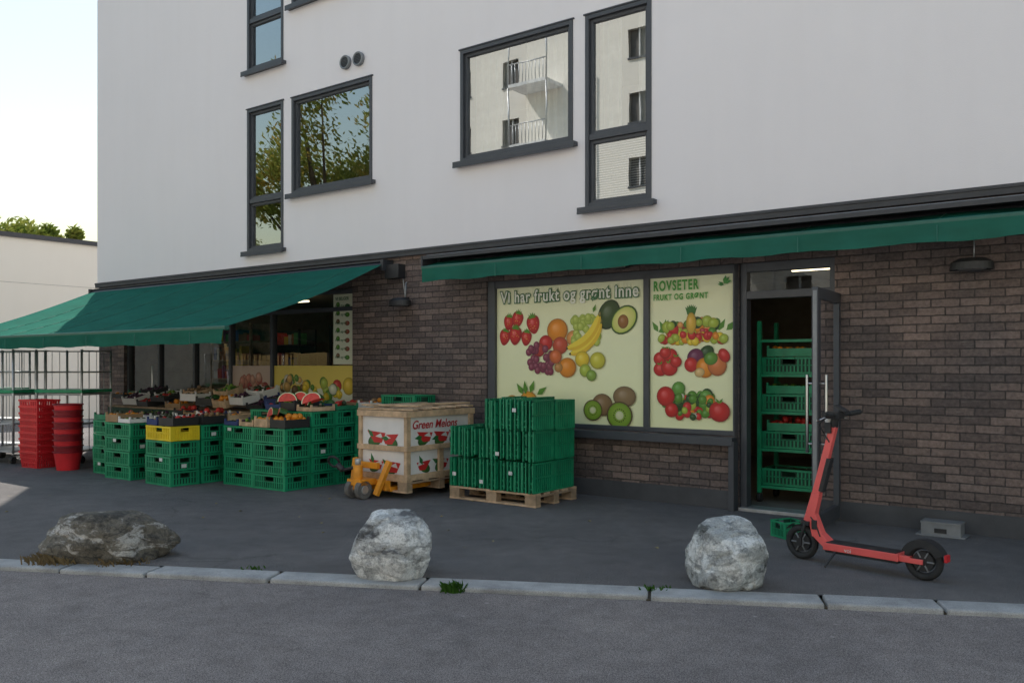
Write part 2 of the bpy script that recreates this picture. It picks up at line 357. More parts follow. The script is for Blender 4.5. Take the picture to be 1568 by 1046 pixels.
# ---- printed posters
class Pr:
    def __init__(s): s.v=[];s.f=[];s.c=[];s.y=0
    def poly(s,pts,col):
        s.y-=.00008; i=len(s.v)
        for p in pts: s.v.append((p[0],s.y,p[1])); s.c.append((*col,1))
        s.f.append(tuple(range(i,i+len(pts))))
    def ell(s,cx,cz,rx,rz=None,rot=0,ci=(1,0,0),co=None,hl=.35,seg=20):
        rz=rx if rz is None else rz; co=co or tuple(x*.42 for x in ci); s.y-=.00008; i=len(s.v)
        cr,sr=math.cos(rot),math.sin(rot)
        hi=tuple(min(1,x*1.1+.18*hl*2) for x in ci)
        s.v.append((cx-.3*rx,s.y,cz+.35*rz)); s.c.append((*hi,1))
        for k,(t,col) in enumerate(((.45,ci),(.85,tuple((a*.6+b_*.4) for a,b_ in zip(ci,co))),(1,co))):
            ox,oz=(-.15*rx*(1-t)*1.5,.2*rz*(1-t)*1.5)
            for j in range(seg):
                a=2*math.pi*j/seg; x=rx*t*math.cos(a); z=rz*t*math.sin(a)
                s.v.append((cx+x*cr-z*sr+ox,s.y,cz+x*sr+z*cr+oz)); s.c.append((*col,1))
        for j in range(seg):
            j2=(j+1)%seg; s.f.append((i,i+1+j,i+1+j2))
            for k in range(2):
                a=i+1+k*seg; s.f.append((a+j,a+seg+j,a+seg+j2,a+j2))
    def obj(s,name,parent,loc=(0,0,0),rot=(0,0,0)):
        me=bpy.data.meshes.new(name); me.from_pydata(s.v,[],s.f)
        at=me.color_attributes.new('Col','FLOAT_COLOR','POINT')
        for i,c in enumerate(s.c): at.data[i].color=c
        me.materials.append(print_m); o=bpy.data.objects.new(name,me); sc.collection.objects.link(o); o.parent=parent; o.location=loc; o.rotation_euler=rot; return o
RED=(.62,.02,.015);ORG=(.85,.28,.01);YEL=(.88,.62,.03);GRN=(.10,.28,.02);LGR=(.42,.52,.05);PUR=(.09,.01,.03);DGR=(.02,.08,.01);BRN=(.20,.11,.04);PCH=(.80,.33,.08)
def strawberry(p,x,z,r,rot=0):
    pts=[]
    for k in range(24):
        a=2*math.pi*k/24; px=r*.86*math.cos(a); pz=r*1.08*math.sin(a); px*= (1+.28*pz/r*.8) ; c_,s_=math.cos(rot),math.sin(rot); pts.append((x+px*c_-pz*s_,z+px*s_+pz*c_))
    p.poly(pts,(.38,.01,.01)); p.ell(x-.05*r,z+.08*r,r*.72,r*.85,rot,RED,(.45,.012,.012),.5)
    for k in range(9):
        a=random.uniform(0,6.3); d=random.uniform(.1,.65)*r; p.ell(x+math.cos(a)*d,z+math.sin(a)*d,r*.05,r*.05,0,(.85,.5,.1),(.7,.3,.05),0,6)
    for k in range(6):
        a=rot+math.pi/2+(k-2.5)*.55; p.poly([(x-math.sin(rot)*r*.7,z+math.cos(rot)*r*.7),(x-math.sin(rot)*r*.7+math.cos(a+.3)*r*.35,z+math.cos(rot)*r*.7+math.sin(a+.3)*r*.35),(x-math.sin(rot)*r*.75+math.cos(a)*r*.65,z+math.cos(rot)*r*.75+math.sin(a)*r*.65),(x-math.sin(rot)*r*.7+math.cos(a-.3)*r*.35,z+math.cos(rot)*r*.7+math.sin(a-.3)*r*.35)],GRN)
def leaf(p,x,z,l,a,col=GRN):
    w=l*.22; c,s_=math.cos(a),math.sin(a)
    p.poly([(x,z),(x+c*l*.4-s_*w,z+s_*l*.4+c*w),(x+c*l,z+s_*l),(x+c*l*.4+s_*w,z+s_*l*.4-c*w)],col)
def cluster(p,cx,cz,rx,rz,n,pal,r0,r1):
    for k in range(n):
        a=random.uniform(0,6.28); d=math.sqrt(random.random())
        c=random.choice(pal); r=random.uniform(r0,r1)
        p.ell(cx+math.cos(a)*d*rx,cz+math.sin(a)*d*rz,r,r*random.uniform(.75,1.1),random.uniform(0,3),c,seg=14)
x0,W,zt,H=-.29,2.105,2.47,1.655
def bgposter(x0,x1,z0,z1):
    p=Pr(); p.y=0
    for j in range(12):
        a=z0+(z1-z0)*j/12; b_=z0+(z1-z0)*(j+1)/12; t=(j)/11
        p.poly([(x0,a),(x1,a),(x1,b_),(x0,b_)],(.92,.93,.55+.08*t)); p.y=0
    p.y=-.001; return p
p=bgposter(x0,1.815,.815,2.47)
q=lambda fx,fy:(x0+W*fx,zt-H*fy)
for fx,fy,r in ((.06,.37,.075),(.09,.26,.07),(.155,.24,.075),(.27,.28,.085),(.22,.38,.07),(.14,.36,.085)):
    strawberry(p,*q(fx,fy),r*1.3,random.uniform(-.6,.6))
x,z=q(.78,.23); p.ell(x,z,.14,.18,-.5,(.05,.09,.02),(.01,.03,.005))
x,z=q(.875,.27); p.ell(x,z,.15,.19,-.9,(.10,.20,.03),(.03,.08,.01),0); p.ell(x,z,.13,.17,-.9,(.80,.75,.25),(.5,.6,.1),.1); p.ell(x-.01,z-.02,.07,.08,0,(.35,.14,.03))
for fx,fy,r,c in ((.44,.33,.15,ORG),(.36,.42,.10,RED),(.31,.47,.09,(.5,.04,.03)),(.55,.39,.10,PCH),(.46,.44,.11,(.6,.08,.03))): p.ell(*q(fx,fy),r,r*.95,0,c)
for k in range(26): p.ell(*q(.64+random.uniform(-.09,.09),.33+random.uniform(-.09,.09)),.046,.05,0,(.50,.58,.10),(.22,.32,.03))
leaf(p,*q(.68,.21),.1,1.2)
for k in range(30): p.ell(*q(.335+random.uniform(-.10,.07),.53+random.uniform(-.10,.10)),.045,.048,0,(.26,.04,.08),PUR)
def banana(cx,cz,R,a0,a1,w):
    n=16; ins=[];outs=[];mid=[]
    for k in range(n+1):
        a=a0+(a1-a0)*k/n; t=abs(k/n-.5)*2; ww=w*(1-.75*t**4); ins.append((cx+math.cos(a)*(R-ww),cz+math.sin(a)*(R-ww))); outs.append((cx+math.cos(a)*(R+ww),cz+math.sin(a)*(R+ww))); mid.append((cx+math.cos(a)*(R+ww*.2),cz+math.sin(a)*(R+ww*.2)))
    for k in range(n):
        y=p.y; p.poly([ins[k],ins[k+1],mid[k+1],mid[k]],(.93,.70,.06)); p.y=y; p.poly([mid[k],mid[k+1],outs[k+1],outs[k]],(.82,.52,.03)); p.y=y
    p.y-=.0002; p.ell(*mid[-1],.02,.03,0,(.25,.22,.05)); p.ell(*mid[0],.015,.015,0,(.12,.09,.03))
x,z=q(.50,.20); banana(x,z,.50,-1.45,-.25,.055); banana(x-.02,z+.07,.50,-1.5,-.22,.055)
for fx,fy,r,c in ((.51,.60,.125,ORG),(.61,.54,.10,YEL),(.71,.55,.105,(.66,.60,.05)),(.63,.62,.08,LGR),(.67,.655,.07,(.25,.4,.05)),(.43,.52,.09,(.7,.15,.03)),(.45,.60,.06,(.55,.25,.06))): p.ell(*q(fx,fy),r,r*.95,0,c)
for fx,fy,r in ((.12,.88,.12),(.24,.86,.14),(.33,.90,.12)): p.ell(*q(fx,fy),r,r,0,(.9,.38,.02))
for fx,fy,a in ((.20,.80,2.2),(.25,.79,1.2),(.30,.8,.6),(.22,.8,1.7)): leaf(p,*q(fx,fy),.17,a)
def kiwi(x,z,r):
    p.ell(x,z,r,r*.95,0,(.22,.14,.06)); p.ell(x,z,r*.9,r*.85,0,(.28,.42,.05),(.16,.30,.02),.05); p.ell(x,z,r*.32,r*.3,0,(.75,.75,.45),(.6,.65,.3),0)
    for k in range(16):
        a=k*.39; p.ell(x+math.cos(a)*r*.45,z+math.sin(a)*r*.43,r*.035,r*.06,a,(.02,.02,.01),(.01,.01,.01),0,6)
p.ell(*q(.88,.80),.15,.12,0,(.30,.19,.09)); p.ell(*q(.74,.86),.14,.13,0,(.30,.18,.08)); kiwi(*q(.68,.90),.13); kiwi(*q(.85,.93),.17)
p.obj('poster_fruit',B,(0,.07,0))
lt_m=M('lettering_pale',(.94,.94,.80),.5); dk_m=M('lettering_green',(.05,.17,.06),.5,0,.05); gr_m=M('lettering_mid_green',(.10,.40,.06),.5); red_m=M('lettering_red',(.5,.02,.03),.5)
t1='Vi har frukt og gr\u00f8nt inne'
text(t1,B,(-.215,.055,2.285),.20,dk_m,.017,sx=.825,space=1.12); text(t1,B,(-.215,.053,2.285),.20,lt_m,.004,sx=.825,space=1.12)
x0,W=1.885,1.0
p=bgposter(1.885,2.885,.815,2.47)
pal=[RED,ORG,YEL,GRN,LGR,(.5,.05,.05),DGR,PCH]
x,z=q(.5,.34)
for k in range(7): leaf(p,x-.02+k*.005,z+.12,.14,.9+k*.22,(.05,.18,.03))
for fx in (.10,.18,.82,.9): 
    for k in range(3): leaf(p,*q(fx,.36),.14,1.2+random.uniform(-1,1),(.10,.28,.03))
cluster(p,x,z+.0,.30,.10,60,pal,.03,.07); cluster(p,x,z-.11,.40,.045,46,[RED,ORG,YEL,LGR,RED],.035,.055)
p.ell(x,z+.05,.06,.12,0,(.75,.45,.05))
for fx,fy,r in ((.13,.54,.085),(.25,.52,.09),(.13,.61,.085),(.24,.60,.10),(.32,.56,.07),(.19,.50,.07)): 
    p.ell(*q(fx,fy),r,r*.9,0,RED); leaf(p,*q(fx,fy-.03),.05,random.uniform(0,3)); leaf(p,*q(fx,fy-.03),.05,random.uniform(0,3))
for fx,fy,rx,rz,c in ((.68,.50,.09,.07,DGR),(.55,.53,.10,.09,(.16,.02,.08)),(.50,.58,.08,.08,RED),(.66,.60,.10,.11,ORG),(.80,.58,.11,.12,(.7,.2,.05)),(.73,.54,.08,.07,(.12,.3,.03)),(.60,.63,.06,.05,(.75,.5,.2)),(.88,.52,.06,.08,RED)): p.ell(*q(fx,fy),rx,rz,random.uniform(0,1),c)
x,z=q(.46,.84); cluster(p,x,z+.06,.30,.12,34,[GRN,DGR,(.14,.36,.05)],.04,.08)
cluster(p,x,z-.02,.34,.12,56,[GRN,RED,ORG,(.7,.7,.55),DGR,GRN,LGR],.025,.06)
p.ell(*q(.2,.79),.11,.11,0,RED); p.ell(*q(.83,.88),.12,.11,0,RED); p.ell(*q(.27,.88),.08,.08,0,RED); leaf(p,*q(.83,.83),.07,1); leaf(p,*q(.83,.83),.07,2.2)
for k in range(3): leaf(p,*q(.88,.06),.09,.3+k*.5,(.06,.30,.04))
for k in range(2): leaf(p,*q(.88,.07),.07,2.6+k*.4,(.04,.22,.03))
p.obj('poster_vegetables',B,(0,.07,0))
text('ROVSETER',B,(1.93,.054,2.33),.150,gr_m,.005,sx=.66,space=1.22)
text('FRUKT OG GR\u00d8NT',B,(1.93,.054,2.225),.088,gr_m,.003,sx=.74,space=1.2)
# ---- door
D=empty('shop_door',(0,0,0),0,B); mb=MB()
mb.box(2.955,3.02,.04,.16,0,2.56,frame_m); mb.box(3.87,3.928,.04,.16,0,2.56,frame_m); mb.box(3.02,3.87,.04,.16,2.19,2.27,frame_m); mb.box(3.02,3.87,.04,.16,2.47,2.56,frame_m)
mb.box(2.96,3.925,-.04,.2,.0,.035,steel)
mb.obj('door_frame',D,.003)
mb=MB(); mb.face([(3.02,.09,2.27),(3.87,.09,2.27),(3.87,.09,2.47),(3.02,.09,2.47)],glass_shop); mb.obj('transom_glass',D)
leafE=empty('door_leaf',(3.93,.03,0),math.radians(-86),D); mb=MB(); Wd=.90; t=.055
mb.box(0,.10,0,t,.03,2.2,frame_m); mb.box(Wd-.10,Wd,0,t,.03,2.2,frame_m); mb.box(.10,Wd-.10,0,t,2.1,2.2,frame_m); mb.box(.10,Wd-.10,0,t,.03,.16,frame_m)
mb.box(Wd,Wd+.004,.01,t-.01,.06,2.17,grey_box)
for y in (-.055,t+.055):
    mb.tube((Wd-.06,y,.72),(Wd-.06,y,1.42),.014,steel_d,12)
    yy=0 if y<0 else t
    for z in (.80,1.34): mb.tube((Wd-.06,y,z),(Wd-.06,yy,z),.010,steel_d)
mb.obj('leaf_frame',leafE,.003)
mb=MB(); mb.face([(.10,.028,.16),(Wd-.10,.028,.16),(Wd-.10,.028,2.1),(.10,.028,2.1)],glass_shop); mb.obj('leaf_glass',leafE)
# ---- shop interior
mb=MB()
mb.face([(-9.3,.14,.03),(UR-.3,.14,.03),(UR-.3,6,.03),(-9.3,6,.03)],floor_m)
mb.face([(-9.3,5.2,0),(UR-.3,5.2,0),(UR-.3,5.2,2.86),(-9.3,5.2,2.86)],inner_m)
mb.face([(-9.3,.23,2.84),(UR-.3,.23,2.84),(UR-.3,5.2,2.84),(-9.3,5.2,2.84)],inner_m)
mb.box(4.9,5.0,.23,5.2,.03,2.84,inner_m); mb.box(-9.3,-9.2,.2,5.2,.03,2.84,inner_m)
mb.box(-2.6,-2.5,.23,5.2,.03,2.84,inner_m)
mb.obj('shop_interior',B)
mb=MB()
for u,y in ((3.2,2.6),(-4.2,2.4),(-7.3,2.4)): mb.box(u-.6,u+.6,y-.03,y+.03,2.72,2.75,ledmat)
mb.obj('ceiling_lamps',B)
pc=[M('goods_%d'%i,c,.6) for i,c in enumerate([(.5,.05,.04),(.6,.4,.05),(.08,.25,.08),(.5,.48,.42),(.3,.12,.05),(.08,.12,.3),(.6,.3,.1),(.25,.05,.15)])]
def shelf(name,u0,u1,y0,y1,zs,frame,parent,fill=True,post=.02):
    mb=MB(); top=max(zs)+.32
    for u in (u0,u1):
        for y in (y0,y1): mb.box(u-post,u+post,y-post,y+post,.03,top,frame)
    mb.box(u0,u1,y1-.01,y1,.03,top,frame)
    for z in zs:
        mb.box(u0,u1,y0,y1,z,z+.02,frame)
        x=u0+.03
        while fill and x<u1-.08:
            w=random.uniform(.05,.14); h=random.uniform(.10,.24); mb.box(x,x+w-.008,y0+.02,y0+.25,z+.021,z+.02+h,random.choice(pc)); x+=w
    return mb.obj(name,parent)
shelf('goods_shelf',-7.0,-5.9,.5,.9,[.3,.62,.94,1.26,1.58,1.9],wood_d,B)
shelf('goods_shelf',-5.6,-3.4,2.0,2.4,[.3,.7,1.1,1.5,1.9],black_m,B)
shelf('goods_shelf',-9.0,-7.2,2.6,3.0,[.3,.7,1.1,1.5,1.9],black_m,B)
shelf('goods_shelf',3.1,4.8,3.2,3.6,[.3,.7,1.1,1.5,1.9],black_m,B)
mb=MB(); y0,y1=.06,.16
for u in (-9.02,-8.0,-6.92,-5.9,-4.82,-2.93): mb.box(u,u+.06,y0,y1,0,2.62,frame_m)
mb.box(-9.0,-2.9,y0+.003,y1-.003,2.3,2.36,frame_m); mb.box(-9.0,-2.9,y0+.003,y1-.003,2.56,2.615,frame_m); mb.box(-9,-2.9,y0+.003,y1-.003,0,.1,frame_m)
mb.box(-5.9,-2.9,y0+.003,y1-.003,.76,.82,frame_m); mb.box(-5.84,-2.93,.1,.12,.1,.76,frame_m)
mb.tube((-8.1,.02,.9),(-8.1,.02,1.5),.014,steel_d)
mb.obj('shopfront_frame_side',B,.003)
mb=MB(); mb.face([(-9,.11,.1),(-2.9,.11,.1),(-2.9,.11,2.56),(-9,.11,2.56)],glass_shop); mb.obj('shopfront_glass',B)
p=Pr()
p.poly([(-5.84,.82),(-4.82,.82),(-4.82,1.5),(-5.84,1.5)],(.60,.45,.36)); cluster(p,-5.3,1.22,.35,.13,26,[(.5,.06,.05),(.55,.2,.12),(.6,.3,.2),(.35,.03,.03)],.04,.09)
p.poly([(-4.76,.82),(-2.93,.82),(-2.93,1.5),(-4.76,1.5)],(.85,.66,.12)); p.poly([(-4.7,1.2),(-4.1,1.1),(-3.4,1.2),(-2.95,1.1),(-2.95,.83),(-4.75,.83)],(.8,.8,.64))
cluster(p,-4.3,1.2,.3,.12,22,[(.8,.7,.4),BRN,(.7,.4,.1),GRN,(.7,.65,.5)],.04,.09); cluster(p,-3.6,1.15,.45,.14,26,[GRN,YEL,LGR,RED,(.8,.8,.6)],.04,.10)
p.ell(-3.05,1.2,.13,.13,0,(.8,.55,.03)); 
p.poly([(-3.38,1.52),(-2.94,1.52),(-2.94,2.55),(-3.38,2.55)],(.76,.78,.60))
for j in range(7):
    z=2.40-j*.125; p.ell(-3.28,z,.04,.035,0,random.choice([GRN,RED,BRN])); p.ell(-3.08,z-.03,.05,.035,0,random.choice([GRN,(.4,.1,.05),DGR]))
p.obj('window_prints',B,(0,.10,0))
text('VI SELGER',B,(-3.33,.088,2.46),.065,dk_m,.001); text('EKTE ITALIENSK',B,(-3.33,.088,2.36),.045,dk_m,.001)
for j in range(6): text('frukt og mat',B,(-3.33,.088,2.235-j*.125),.05,dk_m,.0005)
# ---- wall lamps
def lamp(u,z):
    e=empty('wall_lamp',L(u,0,z),-TH); mb=MB()
    mb.box(-.05,.05,-.03,-.001,-.03,.10,black_m)
    mb.tube((0,-.02,.05),(0,-.12,.05),.02,black_m)
    n=14
    for (r0,z0),(r1,z1) in (((.0,.085),(.11,.08)),((.11,.08),(.165,.045)),((.165,.045),(.172,-.02))):
        for j in range(n*2):
            a=math.pi*2*j/(2*n); b_=math.pi*2*(j+1)/(2*n)
            f=lambda r,a,z:(r*math.cos(a)*1.05,-.13+r*math.sin(a)*.72,z)
            mb.face([f(r0,a,z0),f(r0,b_,z0),f(r1,b_,z1),f(r1,a,z1)],black_m,True)
    mb.tube((0,-.13,-.015),(0,-.13,.0),.115,grey_box,16)
    mb.path([(0,-.02,.08),(0,-.012,.30),(.02,-.01,.30)],.008,steel,6)
    mb.obj('lamp_body',e); return e
lamp(-1.80,2.33); lamp(5.15,2.36); lamp(1.55,2.62)
# ---- awnings
awn_f=M('awning_front_bar',(.02,.12,.09),.4); awn_seam=M('awning_seam',(.04,.17,.13),.7)
def awning(u0,u1,n0,z0,n1,z1,vh,name,arms=True):
    A=empty(name,L(0,0,0),-TH); mb=MB(); nu=int((u1-u0)/.1); nn=16
    def zz(u,t):
        return z0+(z1-z0)*t-(n1-n0)*.022*math.sin(math.pi*t)*(1+.4*math.sin(u*2.1))+.012*math.sin(u*math.pi*2/1.2)*math.sin(math.pi*t)
    k=mb.mi(awn_m)
    for i in range(nu+1):
        for j in range(nn+1):
            u=u0+(u1-u0)*i/nu; t=j/nn; mb.v.append((u,-(n0+(n1-n0)*t),zz(u,t)))
    for i in range(nu):
        for j in range(nn):
            a=i*(nn+1)+j; mb.f.append((a,a+nn+1,a+nn+2,a+1)); mb.m.append(k); mb.sm.append(True)
    base=len(mb.v)
    for i in range(nu+1):
        u=u0+(u1-u0)*i/nu
        for j in range(4):
            t=j/3; mb.v.append((u,-n1-.035-.016*math.sin(u*9+1)*t-.014*math.sin(u*23)*t,z1-.03-vh*t+.008*math.sin(u*7)*t))
    for i in range(nu):
        for j in range(3):
            a=base+i*4+j; mb.f.append((a,a+4,a+5,a+1)); mb.m.append(k); mb.sm.append(True)
    mb.obj('cloth',A)
    mb=MB(); mb.box(u0-.02,u1+.02,-n1-.03,-n1+.04,z1-.045,z1+.005,awn_f)
    mb.obj('front_bar',A,.008)
    mb=MB()
    u=u0+1.2
    while u<u1-.3:
        mb.path([(u,-(n0+(n1-n0)*t),zz(u,t)+.003) for t in [q_/10 for q_ in range(11)]],.0035,awn_seam,5)
        mb.box(u-.003,u+.003,-n1-.062,-n1-.056,z1-.03-vh,z1-.05,awn_seam); u+=1.2
    mb.obj('seams',A)
    mb=MB(); mb.tube((u0,-n0+.0,z0-.03),(u1,-n0+.0,z0-.03),.045,trim_m,16)
    mb.box(u0-.03,u1+.03,-n0-.02,-.001,z0+.028,z0+.05,trim_m)
    for u in (u0-.03,u1-.02): mb.box(u,u+.05,-n0-.06,-.001,z0-.10,z0+.05,trim_m)
    if arms:
        for u in (u1-.35,u0+3,u0+.4):
            mb.tube((u,-n0,z0-.08),(u-.75,-(n0+n1)/2,(z0+z1)/2-.16),.022,steel); mb.tube((u-.75,-(n0+n1)/2,(z0+z1)/2-.16),(u-.05,-n1,z1-.02),.02,steel)
    mb.obj('roller_and_arms',A); return A
awning(-9.9,-2.08,.14,2.90,2.67,1.95,.165,'awning')
A=awning(-1.05,UR-.1,.12,2.86,.47,2.755,.165,'awning',False)
mb=MB(); mb.box(-1.1,UR-.1,-.42,-.015,2.885,2.90,trim_m); mb.box(-1.1,UR-.1,-.435,-.42,2.855,2.90,trim_m); mb.tube((-1.15,-.30,2.915),(UR-.1,-.30,2.915),.014,grey_box)
mb.box(-1.13,-1.10,-.44,-.001,2.76,2.90,trim_m)
mb.path([(-1.15,-.28,2.90),(-1.22,-.25,2.88),(-1.20,-.28,2.80),(-1.12,-.36,2.76)],.012,white_p)
mb.obj('cassette_cover',A)
e=empty('junction_box',L(-1.95,0,2.78),-TH); mb=MB(); mb.box(-.13,.13,-.14,-.001,-.09,.10,black_m); mb.path([(.1,-.02,-.08),(.13,-.012,-.3),(.15,-.012,-.42)],.008,steel,6); mb.obj('box_body',e,.01)
# ------------------------------------------------------------ ground
def sheet(name,pts,z,mat):
    mb=MB(); mb.face([(x,y,z) for x,y in pts],mat); return mb.obj(name)
sheet('ground',[(-400,-400),(400,-400),(400,600),(-400,600)],-.07,ground_m)
ka=math.radians(-10.2); kd=Vector((math.cos(ka),math.sin(ka))); kn=Vector((-kd.y,kd.x))
K0=Vector((-3.93,6.60))
def KP(t,w): v=K0+kd*t+kn*w; return (v.x,v.y)
sheet('road',[KP(-70,0),KP(-70,-7.6),KP(70,-7.6),KP(70,0)],-.028,road_m)
sheet('pavement',[KP(-70,.24),KP(14,.24),(10,30),(-70,60)],0.0,pave_m)
mb=MB(); t=-22; rnd=random.Random(3)
while t<12.2:
    ln=rnd.choice([.95,1.25,1.55,1.1,.7]); dz=rnd.uniform(-.004,.006); da=rnd.uniform(-.010,.010)
    T=Matrix.Translation((*KP(t,rnd.uniform(-.006,.006)),0))@Matrix.Rotation(ka+da,4,'Z')
    mb.box(.010,ln-.010,0,.235,-.12,.006+dz,kerb_m,T); t+=ln
mb.obj('kerb',None,.014)
mb=MB(); mb.box(-22,12,.02,.23,-.12,-.022,M('joint_dirt',(.09,.075,.05),.95),Matrix.Translation((*KP(0,0),0))@Matrix.Rotation(ka,4,'Z')); o=mb.obj('kerb_joint_fill')
sheet('pavement',[KP(-70,-7.6),KP(-70,-40),KP(90,-40),KP(90,-7.6)],-.02,paving_m)  # unseen paving behind the camera, made pale to bounce sun onto the facade
# ------------------------------------------------------------ boulders
def boulder(name,loc,dims,seed,mat,rz=0,pl=6,amp=.10,ry=0):
    bm=bmesh.new(); bmesh.ops.create_icosphere(bm,subdivisions=6,radius=1)
    rn=random.Random(seed); planes=[]
    for k in range(pl):
        d=Vector((rn.gauss(0,1),rn.gauss(0,1),rn.gauss(0,.7))).normalized(); planes.append((d,rn.uniform(.74,.90)))
    off=Vector((seed*3.1,seed*1.7,0))
    for v in bm.verts:
        p=v.co.copy()
        for d,h in planes:
            e=p.dot(d)-h
            if e>-.06:
                e2=(e+.06); p-=d*(e2*e2/(e2+.06))*.85
        n=noise.fractal(p*.9+off,1,2,4)*amp*1.3+noise.fractal(p*4+off,1,2,5)*.026-max(0,.12-abs(noise.noise(p*1.7+off)))*.35
        p*=1+n
        if p.z<-.72: p.z=-.72-(p.z+.72)*.1
        v.co=Vector((p.x*dims[0],p.y*dims[1],p.z*dims[2]))
    mz=min(v.co.z for v in bm.verts)
    for v in bm.verts: v.co.z-=mz
    me=bpy.data.meshes.new(name); bm.to_mesh(me); bm.free(); me.materials.append(mat)
    me.polygons.foreach_set('use_smooth',[True]*len(me.polygons))
    o=bpy.data.objects.new(name,me); sc.collection.objects.link(o); o.location=loc; o.rotation_euler=(0,ry,rz); return o
boulder('boulder',(-3.20,6.96,-.05),(.53,.34,.25),5,rockA,-.1,5,.13,.10)
boulder('boulder',(-.86,6.34,-.03),(.325,.31,.30),11,rockB,.4,7,.08)
boulder('boulder',(1.46,6.08,-.03),(.295,.28,.285),23,rockC,2.2,6,.12)
def tuft(name,x,y,n,r,h,mat,z=0.0):
    mb=MB()
    for k in range(n):
        a=random.uniform(0,6.28); d=random.uniform(0,r); bx,by=x+math.cos(a)*d,y+math.sin(a)*d*.6
        hh=h*random.uniform(.4,1); a2=random.uniform(0,6.28); lx,ly=math.cos(a2)*hh*.7,math.sin(a2)*hh*.7; w=.006
        mb.face([(bx-w,by,z),(bx+w,by,z),(bx+lx*.5+w,by+ly*.5,z+hh*.75),(bx+lx,by+ly,z+hh)],mat)
    return mb.obj(name)
tuft('weed',-.40,5.96,130,.085,.075,grass_m,-.028); tuft('weed',.95,5.92,30,.12,.03,grass_m); tuft('weed',-1.9,6.5,20,.1,.03,grass_m)
tuft('dry_grass',-3.5,6.72,260,.24,.08,dry_m); tuft('dry_grass',-3.0,6.70,160,.25,.06,dry_m)
mb=MB(); litter=M('fallen_leaf',(.34,.27,.12),.8,0,.4,3)
for k in range(60):
    x,y=random.uniform(-6,4.2),random.uniform(6.6,10.5)
    if y>10.2-.7533*x-.4 or y<6.2-.18*x+.5: continue
    s=random.uniform(.012,.032); a=random.uniform(0,6.28); P=[(x+math.cos(a+t)*s*f,y+math.sin(a+t)*s*f,.004+zz) for t,f,zz in ((0,1,0),(1.3,.6,.01),(3.14,1,.003),(4.9,.6,.012))]
    mb.face(P,litter)
mb.obj('fallen_leaves')
# ------------------------------------------------------------ crates
def crate_mesh(mat,name='plastic_crate'):
    mb=MB(); a,b_,h=.298,.198,.19; t=.012; inn=greenp2 if mat is greenp else mat  # inner panels take the darkened green, so slots read as shaded
    mb.box(-a+t,a-t,-b_+t,b_-t,.008,.018,mat)
    for sx in (-1,1):
        for sy in (-1,1): mb.box(sx*a-(.03 if sx>0 else 0),sx*a+(.03 if sx<0 else 0),sy*b_-(.03 if sy>0 else 0),sy*b_+(.03 if sy<0 else 0),.0,h-.03,mat)
    for z0,z1,o in ((h-.030,h-.008,.002),(.090,.100,-.003),(.002,.024,-.001)):
        for s in (-1,1):
            y=s*(b_+o); mb.box(-a-o,a+o,min(y,y-s*t),max(y,y-s*t),z0,z1,mat)
            x=s*(a+o); mb.box(min(x,x-s*t),max(x,x-s*t),-b_,b_,z0+.0005,z1-.0005,mat)
    n=15
    for s in (-1,1):
        for i in range(1,n):
            if 6<=i<=9: zr=((.02,.10),)
            else: zr=((.02,h-.02),)
            x=-a+2*a*i/n; y=s*(b_-.003)
            for z0,z1 in zr: mb.box(x-.009,x+.009,min(y,y-s*.009),max(y,y-s*.009),z0,z1,mat)
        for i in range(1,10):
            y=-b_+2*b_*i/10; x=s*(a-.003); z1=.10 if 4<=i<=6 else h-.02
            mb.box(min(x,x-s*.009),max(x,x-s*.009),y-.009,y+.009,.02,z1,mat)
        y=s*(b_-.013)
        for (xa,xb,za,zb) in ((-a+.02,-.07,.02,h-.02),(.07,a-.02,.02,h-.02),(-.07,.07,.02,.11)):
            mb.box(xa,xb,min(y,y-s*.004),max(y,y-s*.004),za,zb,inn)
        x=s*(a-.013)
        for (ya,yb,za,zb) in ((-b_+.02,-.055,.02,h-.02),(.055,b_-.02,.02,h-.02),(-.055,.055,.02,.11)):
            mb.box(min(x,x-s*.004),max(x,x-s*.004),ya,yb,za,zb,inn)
    return mb.mesh(name)
crG=crate_mesh(greenp); crY=crate_mesh(yellow_p); crK=crate_mesh(black_m)
label=M('paper_label',(.7,.7,.68),.7)
fr_m={k:M('fruit_'+k,c,.4,0,.2,20) for k,c in dict(red=(.55,.03,.02),orange=(.8,.28,.02),yellow=(.75,.55,.05),green=(.18,.32,.04),purple=(.07,.015,.05),melon=(.05,.14,.03),brown=(.3,.18,.09),flesh=(.75,.06,.05),leaf=(.06,.16,.03),dark=(.04,.05,.02),rind=(.7,.75,.5)).items()}
navy=M('blue_card',(.03,.05,.16),.7); brownc=M('brown_card',(.34,.22,.12),.8)
